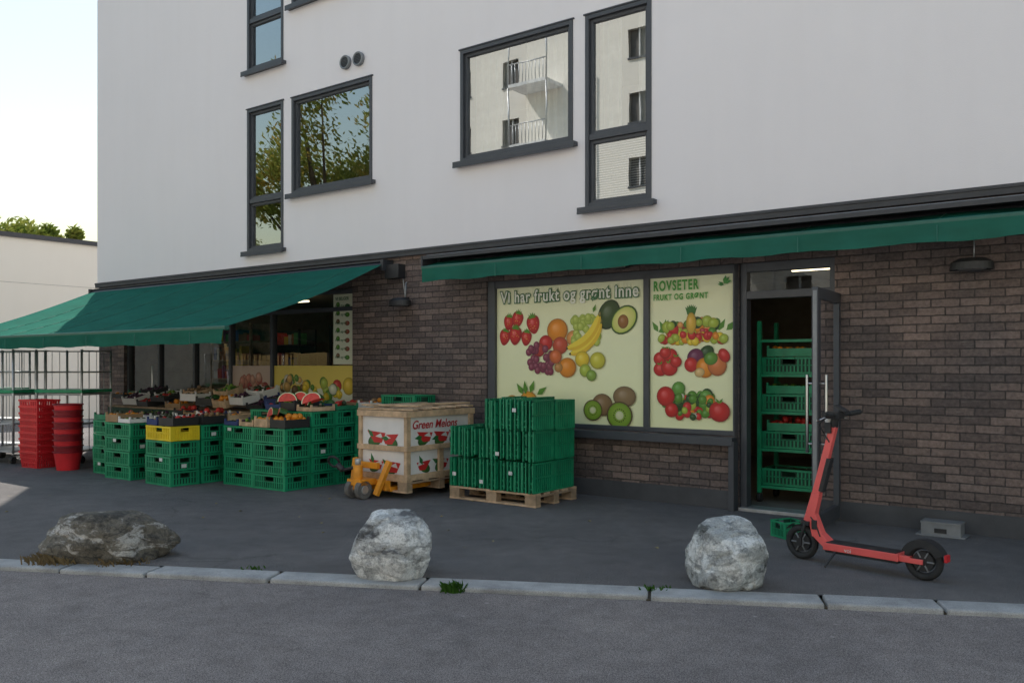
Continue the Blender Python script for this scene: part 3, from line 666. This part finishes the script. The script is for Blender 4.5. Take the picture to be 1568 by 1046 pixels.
def fruit_tray(parent,x,y,z,w,d,kind,box,r=.038,h=.085,tilt=0):
    mb=MB(); t=.008
    mb.box(-w/2,w/2,-d/2,-d/2+t,0,h,box);mb.box(-w/2,w/2,d/2-t,d/2,0,h,box);mb.box(-w/2,-w/2+t,-d/2+t,d/2-t,0,h,box);mb.box(w/2-t,w/2,-d/2+t,d/2-t,0,h,box);mb.box(-w/2+t,w/2-t,-d/2+t,d/2-t,.004,.012,box)
    for sx in (-1,1):
        for sy in (-1,1): mb.box(sx*(w/2-.012)-.011,sx*(w/2-.012)+.011,sy*(d/2-.012)-.011,sy*(d/2-.012)+.011,.001,h+.03,box)
    nx=max(1,int((w-.02)/(2*r))); ny=max(1,int((d-.02)/(2*r)))
    for i in range(nx):
        for j in range(ny):
            mb.sphere((-w/2+.01+(i+.5)*(w-.02)/nx+random.uniform(-.008,.008),-d/2+.01+(j+.5)*(d-.02)/ny,h-.03+random.uniform(-.02,.02)),r*random.uniform(.8,1.1),fr_m[random.choice(kind)],8,6)
    for k in range(random.choice([0,0,4])):
        mb.sphere((random.uniform(-w/3,w/3),random.uniform(-d/3,d/3),h+r*.7),r*random.uniform(.8,1.1),fr_m[random.choice(kind)],8,6)
    o=mb.obj('fruit_tray',parent); o.location=(x,y,z); o.rotation_euler=(tilt,0,random.uniform(-.12,.12)); return o
kinds=[(['orange'],.04),(['red','dark'],.036),(['purple'],.022),(['green','dark'],.036),(['brown'],.03),(['dark','purple'],.03),(['leaf','green'],.03),(['orange','brown'],.036),(['melon'],.085),(['red'],.04),(['dark'],.03)]
boxes=[black_m,wood,card,greenp3,brownc,black_m,navy,black_m]
def stack(u,n,count,mesh=None,z0=0.0,tray=True,topmesh=None):
    e=empty('crate_stack',L(u,n,z0),-TH+random.uniform(-.03,.03))
    for k in range(count):
        m=topmesh if (topmesh and k==count-1) else (mesh or crG)
        inst('crate',m,e,(random.uniform(-.006,.006),random.uniform(-.006,.006),k*.187),random.uniform(-.016,.016))
    if random.random()<.8:
        mb=MB(); k=random.randrange(count); x=random.uniform(-.2,.15); mb.box(x,x+.07,-.212,-.209,k*.187+.12,k*.187+.16,label)
        mb.box(.308,.311,-.06,.01,k*.187+.04,k*.187+.085,label); mb.obj('label',e)
    if tray:
        for s in (-.15,.15):
            if random.random()<.15: continue
            kk,r=random.choice(kinds); fruit_tray(e,s,0,count*.187+.002,.28,.38,kk,random.choice(boxes),r,random.choice([.05,.07,.10]))
    return e
for i,u in enumerate((-2.80,-2.19)):
    for j,n in enumerate((1.79,1.385,.98)):
        stack(u,n,4 if j==0 else 5,tray=True)
for j,n in enumerate((2.37,1.96,1.55)): stack(-3.63,n,4,topmesh=crY if j==0 else None)
stack(-4.25,1.9,4); stack(-4.25,1.45,4)
stack(-4.63,2.36,4); stack(-5.25,2.2,4); stack(-5.25,1.7,4); stack(-4.9,1.2,4)
stack(-1.55,.7,5,tray=False); stack(-1.5,.28,6,tray=False); stack(-2.2,.35,5,tray=True)
ST=empty('produce_stand',L(0,0,0),-TH); mb=MB()
mb.box(-8.0,-3.0,-.85,-.25,.80,.83,wood_d)
for u in (-7.9,-6.3,-4.7,-3.1):
    for n in (.3,.8): mb.box(u-.03,u+.03,-n-.03,-n+.03,0,.8,wood_d)
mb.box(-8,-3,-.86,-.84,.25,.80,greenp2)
mb.obj('table',ST,.004)
u=-7.8
while u<-3.2:
    for y in (-.68,-.36):
        kk,r=random.choice(kinds); fruit_tray(ST,u,y,.832+(.09 if y>-.5 else 0)+random.choice([0,.06,.12]),.38,.29,kk,random.choice(boxes),r,random.choice([.07,.11]),random.choice([0,.2,.3]))
    u+=.42
def slices(name,u,n,z,count,rz):
    mb=MB(); R=.14
    for c_ in range(count):
        x=-.17*count/2+c_*.19; y=random.uniform(-.05,.05); T=Matrix.Translation((x,y,.02))@Matrix.Rotation(random.uniform(-.5,.5),4,'Z')@Matrix.Rotation(random.uniform(-.6,.6),4,'Y')@Matrix.Rotation(random.uniform(-.5,.1),4,'X')
        for k in range(14):
            a=math.pi*k/14; b_=math.pi*(k+1)/14
            f=lambda r_,a_,yy:tuple(T@Vector((r_*math.cos(a_),yy,r_*math.sin(a_)*.8)))
            mb.face([f(0,0,-.045),f(R*.9,a,-.045),f(R*.9,b_,-.045)],fr_m['flesh']); mb.face([f(R*.9,a,-.045),f(R,a,-.045),f(R,b_,-.045),f(R*.9,b_,-.045)],fr_m['rind'])
            mb.face([f(0,0,.045),f(R,b_,.045),f(R,a,.045)],fr_m['flesh']); mb.face([f(R,a,-.045),f(R,a,.045),f(R,b_,.045),f(R,b_,-.045)],fr_m['melon'])
    o=mb.obj(name); o.location=L(u,n,z); o.rotation_euler=(0,0,rz); return o
slices('watermelon_slices',-2.15,1.45,1.03,3,-TH+.2); slices('watermelon_slices',-2.3,1.75,.84,2,-TH-.1)
# ------------------------------------------------------------ pallets
def pallet(parent,w,d,z=0):
    mb=MB(); n=5
    for i in range(n):
        y=-d/2+ (d-.1)*i/(n-1); mb.box(-w/2,w/2,y,y+.1,z+.122,z+.144,wood)
    for x in (-w/2,-.072,w/2-.145): mb.box(x,x+.145,-d/2+.001,d/2-.001,z+.1,z+.1215,wood_d)
    for x in (-w/2,-.072,w/2-.145):
        for y in (-d/2,-.05,d/2-.1): mb.box(x+.002,x+.143,y+.002,y+.098,z+.022,z+.0995,wood_d)
    for y in (-d/2,-.05,d/2-.1): mb.box(-w/2,w/2,y,y+.1,z,z+.0215,wood)
    return mb.obj('pallet',parent,.004)
G=empty('folded_crates_on_pallet',L(.592,.77,0),-TH); pallet(G,1.2,.8)
mb=MB(); T_=.070; hh=.322; dd=.39
mb.box(-T_/2+.012,T_/2-.012,-dd/2+.034,dd/2-.034,.006,hh-.006,greenp2)  # dark core paints in the shade of the gaps
for x in (-1,1):
    xs=x*T_/2
    for z in (.0,.155,hh-.018): mb.box(min(xs,xs-x*.014),max(xs,xs-x*.014),-dd/2,dd/2,z,z+.016,greenp)
    for j in range(11):
        y=-dd/2+(dd-.016)*j/10; mb.box(min(xs,xs-x*.014),max(xs,xs-x*.014),y,y+.016,.0,hh,greenp)
for s in (-1,1):
    y=s*dd/2
    mb.box(-T_/2,-T_/2+.026,min(y,y-s*.03),max(y,y-s*.03),.0,hh,greenp)
    mb.box(T_/2-.018,T_/2,min(y-s*.010,y-s*.03),max(y-s*.010,y-s*.03),.0,hh,greenp)
    for z in (.04,.10,.27): mb.box(-T_/2+.026,T_/2-.018,min(y-s*.014,y-s*.026),max(y-s*.014,y-s*.026),z,z+.014,greenp)
pan=mb.mesh('folded_crate')
for row,(yc,f) in enumerate(((-.2,lambda x:2 if x<-.13 else 3),(.2,lambda x:2 if x<-.28 else 3))):
    for i in range(12):
        x=-.55+i*.1
        off=random.uniform(-.035,.022); lz=random.uniform(0,.03)
        for k in range(f(x)):
            o=inst('folded_crate',pan,G,(x+random.uniform(-.004,.004),yc+off+random.uniform(-.012,.012),.146+k*.326+lz*(k>0)),random.uniform(-.02,.02))
mb=MB()
for x,k,z in ((-.49,0,.12),(.12,1,.05),(.35,2,.2),(-.1,0,.06),(.30,0,.18)): mb.box(x-.025,x+.025,-.446,-.444,.15+k*.328+z,.15+k*.328+z+.04,label)
mb.obj('labels',G)
G=empty('wooden_melon_bin',L(-.703,.96,0),-TH); 
mb=MB(); w,d=.78,1.18
for s in (-1,1):
    for t in (-1,1): mb.box(s*w/2-(.045 if s>0 else 0),s*w/2+(.045 if s<0 else 0),t*d/2-(.07 if t>0 else 0),t*d/2+(.07 if t<0 else 0),.20,.97,wood)
mb.box(w/2-.045,w/2,-.04,.04,.2,.58,wood)
for z0,z1 in ((.20,.27),(.53,.59),(.915,.985)):
    for s in (-1,1):
        y=s*(d/2+.012); mb.box(-w/2-.012,w/2+.012,min(y,y-s*.02),max(y,y-s*.02),z0,z1,wood)
        x=s*(w/2+.013); mb.box(min(x,x-s*.02),max(x,x-s*.02),-d/2+.01,d/2-.01,z0,z1,wood)
for i in range(5):
    T=Matrix.Translation((0,-.5+i*.25,1.0+.004*i))@Matrix.Rotation(random.uniform(-.12,.12),4,'Z')
    mb.box(-w/2-.02,w/2+.02,-.05,.05,-.012,.008,wood,T)
T=Matrix.Translation((.1,.2,1.03))@Matrix.Rotation(1.35,4,'Z'); mb.box(-.5,.5,-.06,.06,0,.02,wood,T)
T=Matrix.Translation((-.22,-.1,1.025))@Matrix.Rotation(1.62,4,'Z'); mb.box(-.5,.5,-.05,.05,0,.02,wood_d,T)
T=Matrix.Translation((.0,-.42,1.03))@Matrix.Rotation(.12,4,'Z'); mb.box(-.42,.40,-.05,.05,0,.02,wood,T)
mb.obj('bin_frame',G,.004)
mb=MB(); mb.box(-w/2+.03,w/2-.03,-d/2+.03,d/2-.03,.2,.93,card); mb.obj('card_liner',G)
o=pallet(G,.8,1.2,.065)
def prnt(p,x0,x1,n):
    for base in (.30,.62):
        for k in range(n):
            cx=x0+(x1-x0)*(k+.5)/n+random.uniform(-.05,.05); s=random.choice([-1,1]); g=random.uniform(.75,1.15); bz=base+random.uniform(-.02,.03)
            p.ell(cx,bz+.02,.12*g,.07*g,s*.4,(.05,.17,.04),(.02,.07,.01)); p.poly([(cx-.13*s*g,bz+.12*g),(cx+.16*s*g,bz+.10*g),(cx+.10*s*g,bz-.01),(cx-.02*s*g,bz-.01)],(.60,.03,.03)); p.poly([(cx+.0,bz+.06),(cx+.09*s,bz+.10),(cx+.12*s,bz+.04)],(.75,.72,.68))
            leaf(p,cx-.03,bz+.05,.13,random.uniform(0,6),(.03,.17,.05))
p=Pr(); prnt(p,-w/2+.10,w/2-.10,2); p.obj('print_front',G,(0,-d/2+.028,0))
p=Pr(); prnt(p,-d/2+.12,d/2-.12,3); p.obj('print_side',G,(w/2-.028,0,0),(0,0,math.pi/2))
text('Green Melons',G,(w/2-.022,-.48,.78),.135,red_m,.002,rot=(math.pi/2,0,math.pi/2),shear=.25)
J=empty('pallet_jack',L(-.80,1.60,0),-TH-.05); mb=MB()
for x in (-.2,.2): mb.box(x-.08,x+.08,0.02,1.1,.075,.125,orange); mb.tube((x-.05,.95,.045),(x+.05,.95,.045),.04,rubber,14)
mb.box(-.27,.27,-.05,.03,.09,.20,orange)
T=Matrix.Translation((0,-.05,.14))@Matrix.Rotation(math.radians(-18),4,'X')
for s in (-1,1): mb.box(s*.22-.035,s*.22+.035,-.07,-.02,-.07,.34,orange,T@Matrix.Rotation(s*.22,4,'Y'))
mb.box(-.17,.17,-.09,-.04,.33,.40,orange)
mb.box(-.12,.12,-.28,-.05,.15,.22,orange); mb.tube((0,-.22,.1),(0,-.22,.38),.055,orange,16); mb.tube((0,-.22,.38),(0,-.22,.45),.035,steel,12)
for s in (-1,1): mb.tube((s*.05,-.22,.105),(s*.12,-.22,.105),.105,rubber_g,22); mb.tube((s*.045,-.22,.105),(s*.125,-.22,.105),.05,steel,16)
hd=Vector((-.26,-.22,.30))
mb.tube((0,-.22,.36),tuple(hd),.02,black_m); mb.tube(tuple(hd),tuple(hd+Vector((-.08,-.02,.06))),.035,black_m)
mb.torus(tuple(hd+Vector((-.13,-.03,.09))),(-.3,.9,.5),.07,.014,black_m)
mb.obj('jack_body',J,.006)
# ------------------------------------------------------------ red baskets, roll containers
def red_stack(name,loc,w,d,n,mat,rim):
    e=empty(name,loc,-TH+.1); mb=MB()
    hb=.24
    def ring(z,sx,sy,th,h,mat):
        mb.box(-sx,sx,-sy,-sy+th,z,z+h,mat);mb.box(-sx,sx,sy-th,sy,z,z+h,mat);mb.box(-sx,-sx+th,-sy+th,sy-th,z,z+h,mat);mb.box(sx-th,sx,-sy+th,sy-th,z,z+h,mat)
    for k in range(n):
        z=k*(1.0-hb)/(n-1) if n>1 else 0
        ring(z+hb-.025,w/2,d/2,.02,.025,rim)
        s0=.84
        for sx,sy,ln in ((0,-1,w),(0,1,w),(-1,0,d),(1,0,d)):
            m=9
            for i in range(m):
                a=-.5+(i+.12)/m; b_=-.5+(i+.88)/m
                if sx==0: P=[(a*w*s0*.98,sy*d/2*s0,z),(b_*w*s0*.98,sy*d/2*s0,z),(b_*w*.98,sy*(d/2-.01),z+hb-.02),(a*w*.98,sy*(d/2-.01),z+hb-.02)]
                else: P=[(sx*w/2*s0,a*d*s0,z),(sx*w/2*s0,b_*d*s0,z),(sx*(w/2-.01),b_*d*.98,z+hb-.02),(sx*(w/2-.01),a*d*.98,z+hb-.02)]
                mb.face(P,mat)
        mb.box(-w/2*s0,w/2*s0,-d/2*s0,d/2*s0,z,z+.012,mat)
        for zz in (.07,.14):
            s1=s0+(1-s0)*zz/hb; ring(z+zz,w/2*s1,d/2*s1,.006,.012,mat)
    mb.obj('baskets',e); return e
red_stack('shopping_basket_stack',(-7.02,13.1,0),.48,.36,9,redp,redp)
e=empty('bucket_stack',(-6.42,12.75,0),0); mb=MB()
for k in range(9):
    z=k*.085; mb.tube((0,0,z),(0,0,z+.26),.15,redd if k%2 else redp,24,.190,False); mb.torus((0,0,z+.26),(0,0,1),.198,.010,redd,28,8); mb.tube((0,0,z),(0,0,z+.005),.15,redd,24)
mb.obj('buckets',e)
def cage(x,y):
    e=empty('roll_container',(x,y,0),-TH+.45); mb=MB(); w,d,h=.8,.7,1.75
    for sx in (-1,1):
        for sy in (-1,1):
            X,Y=sx*w/2,sy*d/2; mb.tube((X,Y,.16),(X,Y,h),.018,steel,8); mb.tube((X,Y,.12),(X,Y,.17),.012,steel,8); mb.tube((X-.02,Y,.055),(X+.02,Y,.055),.055,rubber,14)
    for z in (.18,.6,1.05,1.4,h-.02):
        for s in (-1,1): mb.tube((s*w/2,-d/2,z),(s*w/2,d/2,z),.010,steel,6)
        mb.tube((-w/2,d/2,z),(w/2,d/2,z),.010,steel,6)
        if z in (.18,.6,1.05): mb.tube((-w/2,-d/2,z),(w/2,-d/2,z),.010,steel,6)
    for i in range(1,4):
        X=-w/2+w*i/4; mb.tube((X,d/2,.18),(X,d/2,h-.02),.005,steel,6)
        Y=-d/2+d*i/4
        for s in (-1,1): mb.tube((s*w/2,Y,.18),(s*w/2,Y,h-.02),.005,steel,6)
    for z in (.18,.6,1.05): mb.box(-w/2+.01,w/2-.01,-d/2+.01,d/2-.01,z+.01,z+.02,steel)
    mb.box(-w/2-.02,w/2+.02,-d/2-.02,d/2,1.08,1.13,greenp)
    mb.obj('frame',e)
cage(-6.95,14.0); cage(-7.95,13.9); cage(-8.7,14.8)
# ------------------------------------------------------------ interior green trolley + misc by door
e=empty('green_produce_trolley',L(3.28,-.75,.03),-TH); mb=MB()
for x in (-.3,.3):
    for y in (-.25,.25): mb.box(x-.02,x+.02,y-.02,y+.02,.1,1.95,greenp); mb.tube((x-.02,y,.05),(x+.02,y,.05),.05,rubber,12)
for z in (.15,.55,.95,1.35,1.72): mb.box(-.3,.3,-.25,.25,z,z+.03,greenp)
mb.obj('trolley_frame',e)
for z in (.18,.58,.98,1.38): inst('crate',crG,e,(0,0,z))
for z,kk in ((.58,['red']),(.98,['green','leaf']),(1.38,['orange'])): fruit_tray(e,0,0,z+.19,.5,.38,kk,greenp,.04)
e=empty('green_produce_trolley',L(3.75,-1.5,.03),-TH+.3); mb=MB()
for x in (-.3,.3):
    for y in (-.25,.25): mb.box(x-.02,x+.02,y-.02,y+.02,.1,1.75,greenp)
mb.obj('trolley_frame',e)
for k in range(8): inst('crate',crG,e,(0,0,.1+k*.188))
mb=MB(); mb.box(-.16,.16,-.09,.09,0,.11,grey_box); mb.box(-.165,.165,-.095,.095,.11,.125,grey_box); mb.box(-.05,.05,-.097,-.0955,.03,.07,black_m); mb.box(-.2,.2,-.11,.11,0,.012,grey_box)
o=mb.obj('metal_bait_box',None,.004); o.location=L(4.93,.20,0); o.rotation_euler=(0,0,-TH)
e=empty('small_green_crate',(2.42,7.74,0),.35); inst('crate',crG,e,(0,0,0)).scale=(.36,.5,.8)
# ------------------------------------------------------------ scooter
SC=empty('electric_scooter',(2.884,6.17,0),math.radians(132.3)); mb=MB()
R=.108; r=.026
for x in (0,.93):
    mb.torus((x,0,R+r),(0,1,0),R,r,rubber,36,10,1.1)
    mb.tube((x,-.022,R+r),(x,.022,R+r),.072,black_m,24); mb.tube((x,-.03,R+r),(x,.03,R+r),.030,grey_box if x else black_m,18)
    for k in range(6):
        a=k*math.pi/3; 
        for y in (-.024,.024): mb.tube((x,y,R+r),(x+.078*math.cos(a),y,R+r+.078*math.sin(a)),.006,grey_box,6)
hz=R+r
mb.obj('wheels',SC)
mb=MB()
mb.box(.15,.72,-.075,.075,.115,.168,coral); mb.box(.17,.70,-.068,.068,.168,.175,black_m); mb.box(.16,.71,-.06,.06,.095,.115,black_m)
for s in (-1,1): mb.box(-.01,.17,s*.045-.008,s*.045+.008,.115,.15,coral)
mb.box(.08,.17,-.055,.055,.12,.16,coral)
def beam(p0,p1,w,h,mat,w1=None,h1=None):
    p0=Vector(p0);p1=Vector(p1); d=(p1-p0).normalized(); s=Vector((0,1,0)); n=s.cross(d).normalized(); w1=w1 or w; h1=h1 or h
    P=[p+s*a*ww/2+n*b_*h_/2 for p,ww,h_ in ((p0,w,h),(p1,w1,h1)) for a,b_ in ((-1,-1),(1,-1),(1,1),(-1,1))]
    i=len(mb.v); mb.v+=[tuple(q_) for q_ in P]; k=mb.mi(mat)
    for f in ((0,3,2,1),(4,5,6,7),(0,1,5,4),(1,2,6,5),(2,3,7,6),(3,0,4,7)): mb.f.append(tuple(i+a for a in f)); mb.m.append(k); mb.sm.append(False)
beam((.70,0,.14),(.80,0,.22),.10,.06,coral,.07,.07); beam((.79,0,.205),(.845,0,.37),.07,.085,coral,.055,.065)
st0=Vector((.865,0,.30)); st1=Vector((.655,0,1.10))
beam(st0,st0.lerp(st1,.28),.065,.08,coral,.055,.065)
beam(st0.lerp(st1,.28),st0.lerp(st1,.93),.05,.062,coral,.045,.052)
beam(st0.lerp(st1,.30)+Vector((-.035,0,0)),st0.lerp(st1,.62)+Vector((-.035,0,0)),.055,.035,black_m)
beam(st0.lerp(st1,.66)+Vector((.03,0,0)),st0.lerp(st1,.74)+Vector((.03,0,0)),.04,.03,black_m)
mb.obj('deck_and_stem',SC,.008)
mb=MB()
for s in (-1,1): mb.tube((.93,s*.042,hz),(.885,s*.042,.29),.012,black_m); mb.box(.91,.95,s*.045-.01,s*.045+.01,hz-.025,hz+.035,black_m)
mb.box(.85,.92,-.05,.05,.275,.305,black_m)
for k in range(8):
    a0=math.radians(35+k*12); a1=math.radians(47+k*12); RR=R+r+.018
    p=[(.93+RR*math.cos(a0),y,hz+RR*math.sin(a0)) for y in (-.032,.032)]; q2=[(.93+RR*math.cos(a1),y,hz+RR*math.sin(a1)) for y in (.032,-.032)]
    mb.face(p+q2,black_m,True)
RR=R+r+.02
for k in range(12):
    a0=math.radians(25+k*11); a1=math.radians(36+k*11)
    p=[(RR*math.cos(a0),y,hz+RR*math.sin(a0)) for y in (-.045,.045)]; q2=[(RR*math.cos(a1),y,hz+RR*math.sin(a1)) for y in (.045,-.045)]; mb.face(p+q2,black_m,True)
    for y in (-.045,.045):
        R2=R-.01; mb.face([(RR*math.cos(a0),y,hz+RR*math.sin(a0)),(RR*math.cos(a1),y,hz+RR*math.sin(a1)),(R2*math.cos(a1),y,hz+R2*math.sin(a1)),(R2*math.cos(a0),y,hz+R2*math.sin(a0))],black_m)
mb.box(-.165,-.145,-.03,.03,.15,.20,redp)
top=st1
mb.tube(st0.lerp(st1,.92),tuple(top+Vector((0,0,.03))),.03,black_m,14)
mb.box(top.x-.045,top.x+.05,-.05,.05,top.z-.0,top.z+.055,black_m)
hb=[(top.x-.05,-.27,top.z+.045),(top.x-.01,-.14,top.z+.03),(top.x,0,top.z+.02),(top.x-.01,.14,top.z+.03),(top.x-.05,.27,top.z+.045)]
mb.path(hb,.015,black_m,10)
for s in (-1,1):
    mb.tube((top.x-.02,s*.16,top.z+.033),(top.x-.052,s*.28,top.z+.046),.020,rubber,12)
    mb.path([(top.x+.0,s*.13,top.z+.02),(top.x+.04,s*.17,top.z-.005),(top.x+.02,s*.25,top.z-.005)],.006,steel_d,6)
    mb.path([(top.x,s*.12,top.z+.02),(top.x+.09,s*.09,top.z-.04),(top.x+.07,s*.04,top.z-.12),(top.x+.04,s*.02,top.z-.18)],.006,black_m,6)
mb.sphere((top.x+.055,0,top.z-.01),.03,white_p,10,8)
mb.box(top.x+.02,top.x+.07,-.045,.045,top.z-.11,top.z-.03,black_m)
T=Matrix.Translation((top.x-.03,-.03,top.z+.07))@Matrix.Rotation(-.5,4,'Y'); mb.box(-.05,.05,-.035,.035,0,.015,black_m,T)
mb.tube((.62,.06,.12),(.66,.16,.005),.008,black_m)
mb.box(.1,.13,-.02,.02,.16,.2,black_m); mb.box(.79,.83,-.045,.045,.25,.32,black_m)
mb.path([(.845,.03,.34),(.80,.04,.30),(.76,.04,.2)],.006,black_m,6)
mb.obj('fork_and_bars',SC,.003)
text('voi',SC,(.55,.077,.122),.045,white_p,0,rot=(math.pi/2,0,math.pi))
# ------------------------------------------------------------ trees
def tree(name,x,y,h,cr,nleaf,lm,seed,ls=.16,base=.35):
    rn=random.Random(seed); mb=MB()
    mb.tube((0,0,-.1),(rn.uniform(-.2,.2),rn.uniform(-.2,.2),h*.5),.22*h/10,bark,12,.13*h/10)
    cents=[]
    for k in range(22):
        a=rn.uniform(0,6.28); d=rn.uniform(.2,.85)*cr; z=h*rn.uniform(base+.1,.92); sh=1-.5*max(0,(z/h-.6)/.4)
        c=Vector((math.cos(a)*d*sh,math.sin(a)*d*sh,z)); cents.append((c,cr*rn.uniform(.18,.34)))
        s=Vector((0,0,h*rn.uniform(.28,.5))); mid=s.lerp(c,.55)+Vector((0,0,-.2)); mb.tube(s,mid,.07*h/10,bark,7,.045*h/10); mb.tube(mid,c,.045*h/10,bark,6,.015)
    k_=mb.mi(lm)
    for i in range(nleaf):
        c,rr=rn.choice(cents); d=Vector((rn.gauss(0,1),rn.gauss(0,1),rn.gauss(0,.8))).normalized()*rr*(rn.random()**.45)*rn.uniform(.7,1.15)
        p=c+d; n=Vector((rn.gauss(0,1),rn.gauss(0,1),rn.gauss(0,1))).normalized(); a=n.orthogonal().normalized()*ls*rn.uniform(.6,1.2); b_=n.cross(a).normalized()*ls*rn.uniform(.4,.8)
        j=len(mb.v); mb.v+=[tuple(p-a),tuple(p+b_*.6),tuple(p+a),tuple(p-b_*.6)]; mb.f.append((j,j+1,j+2,j+3)); mb.m.append(k_); mb.sm.append(False)
    o=mb.obj(name); o.location=(x,y,-.05); return o
tree('deciduous_tree',-18,11.8,11,3.8,14000,leafA,1,.11); tree('deciduous_tree',-26.5,15.5,9,2.6,6000,leafA,2,.11)
tree('deciduous_tree',-28.5,50,10.8,4.2,11000,leafB,3,.2); tree('deciduous_tree',-25.2,49,9.7,2.6,8000,leafB,4,.2); tree('deciduous_tree',-33,48,10.5,4,8000,leafB,5,.2)
# ------------------------------------------------------------ low cream building on the left
LB=empty('low_white_building',L(-18,0,0),-TH); mb=MB()
mb.box(-14,0,-8,25,0,4.9,creamwall)
mb.box(-14.1,.08,-8.1,25.1,4.9,5.02,trim_m)
mb.obj('walls',LB)
mb=MB(); jm=M('joint_line',(.5,.48,.43),.9)
for z in (1.3,2.5,3.7): mb.box(.001,.006,-8,25,z,z+.012,jm)
mb.box(.0,.03,-3,-1.4,.3,2.4,frame_m)
mb.obj('wall_joints',LB)
# ------------------------------------------------------------ opposite apartment block (behind camera)
OB=empty('opposite_apartment_block',(-36,5.1,0),-TH); mb=MB()
oh=[]
for fl in range(6):
    for k in range(18):
        x=1.2+k*3.6+(.0 if k%2 else .5); z=.9+fl*2.9; oh.append((x,x+1.0,z,z+1.3))
def wall_b(mb,u0,u1,z0,z1,holes,mat):
    us=sorted(set([u0,u1]+[h for q_ in holes for h in q_[:2]])); zs=sorted(set([z0,z1]+[h for q_ in holes for h in q_[2:]]))
    for a,b in zip(us[:-1],us[1:]):
        for c,d in zip(zs[:-1],zs[1:]):
            if any(h[0]<(a+b)/2<h[1] and h[2]<(c+d)/2<h[3] for h in holes): continue
            mb.face([(a,0,c),(a,0,d),(b,0,d),(b,0,c)],mat)
wall_b(mb,0,68,0,18.5,oh,creamwall)
mb.box(0.0,68,-11,-.3,0,18.5,creamwall)
for a,b,c,d in oh: mb.box(a,b,-.25,-.2,c,d,inner_dark); mb.box(a-.04,b+.04,-.02,.06,c-.08,c,frame_m); mb.box((a+b)/2-.03,(a+b)/2+.03,-.2,-.1,c,d,white_p)
mb.obj('walls',OB)
mb=MB()
for fl in range(6):
    z=.3+fl*2.9
    for k in (1,4,7,10):
        x=k*3.6+2.6; mb.box(x,x+2.2,0.01,1.4,z,z+.15,white_p)
        for j in range(12): mb.tube((x+j*.2,1.36,z+.15),(x+j*.2,1.36,z+1.1),.02,steel,5)
        mb.tube((x,1.36,z+1.1),(x+2.2,1.36,z+1.1),.03,steel,5)
        for q_ in (x,x+2.2): mb.tube((q_,1.38,z),(q_,1.38,z+2.9),.04,steel,6)
mb.obj('balconies',OB)
# ------------------------------------------------------------ light, sky, camera
EL=math.radians(50); sd=Vector((-.312,.949,0)).normalized()
w=bpy.data.worlds.new('World'); sc.world=w; w.use_nodes=True; nt=w.node_tree
bg=nt.nodes['Background']; sk=nt.nodes.new('ShaderNodeTexSky'); sk.sky_type='NISHITA'; sk.sun_disc=False
sk.sun_elevation=EL; sk.sun_rotation=math.atan2(sd.x,sd.y)%(2*math.pi); sk.air_density=2.3; sk.dust_density=.7; sk.ozone_density=3.0
nt.links.new(sk.outputs[0],bg.inputs['Color']); bg.inputs['Strength'].default_value=.15
sl=bpy.data.lights.new('sun','SUN'); sl.energy=5.0; sl.angle=math.radians(.5); sl.color=(1,.94,.85)
so=bpy.data.objects.new('sun',sl); sc.collection.objects.link(so)
d=-(sd*math.cos(EL)+Vector((0,0,math.sin(EL)))); so.rotation_euler=d.to_track_quat('-Z','Y').to_euler(); so.location=(0,0,30)
cam=bpy.data.cameras.new('camera'); co=bpy.data.objects.new('camera',cam); sc.collection.objects.link(co); sc.camera=co
co.location=(0,0,1.5); co.rotation_euler=(math.radians(90),0,0); cam.sensor_width=36; cam.lens=31.0; cam.shift_y=.0236; cam.clip_end=2000
sc.view_settings.view_transform='Standard'; sc.view_settings.look='None'; sc.view_settings.exposure=0
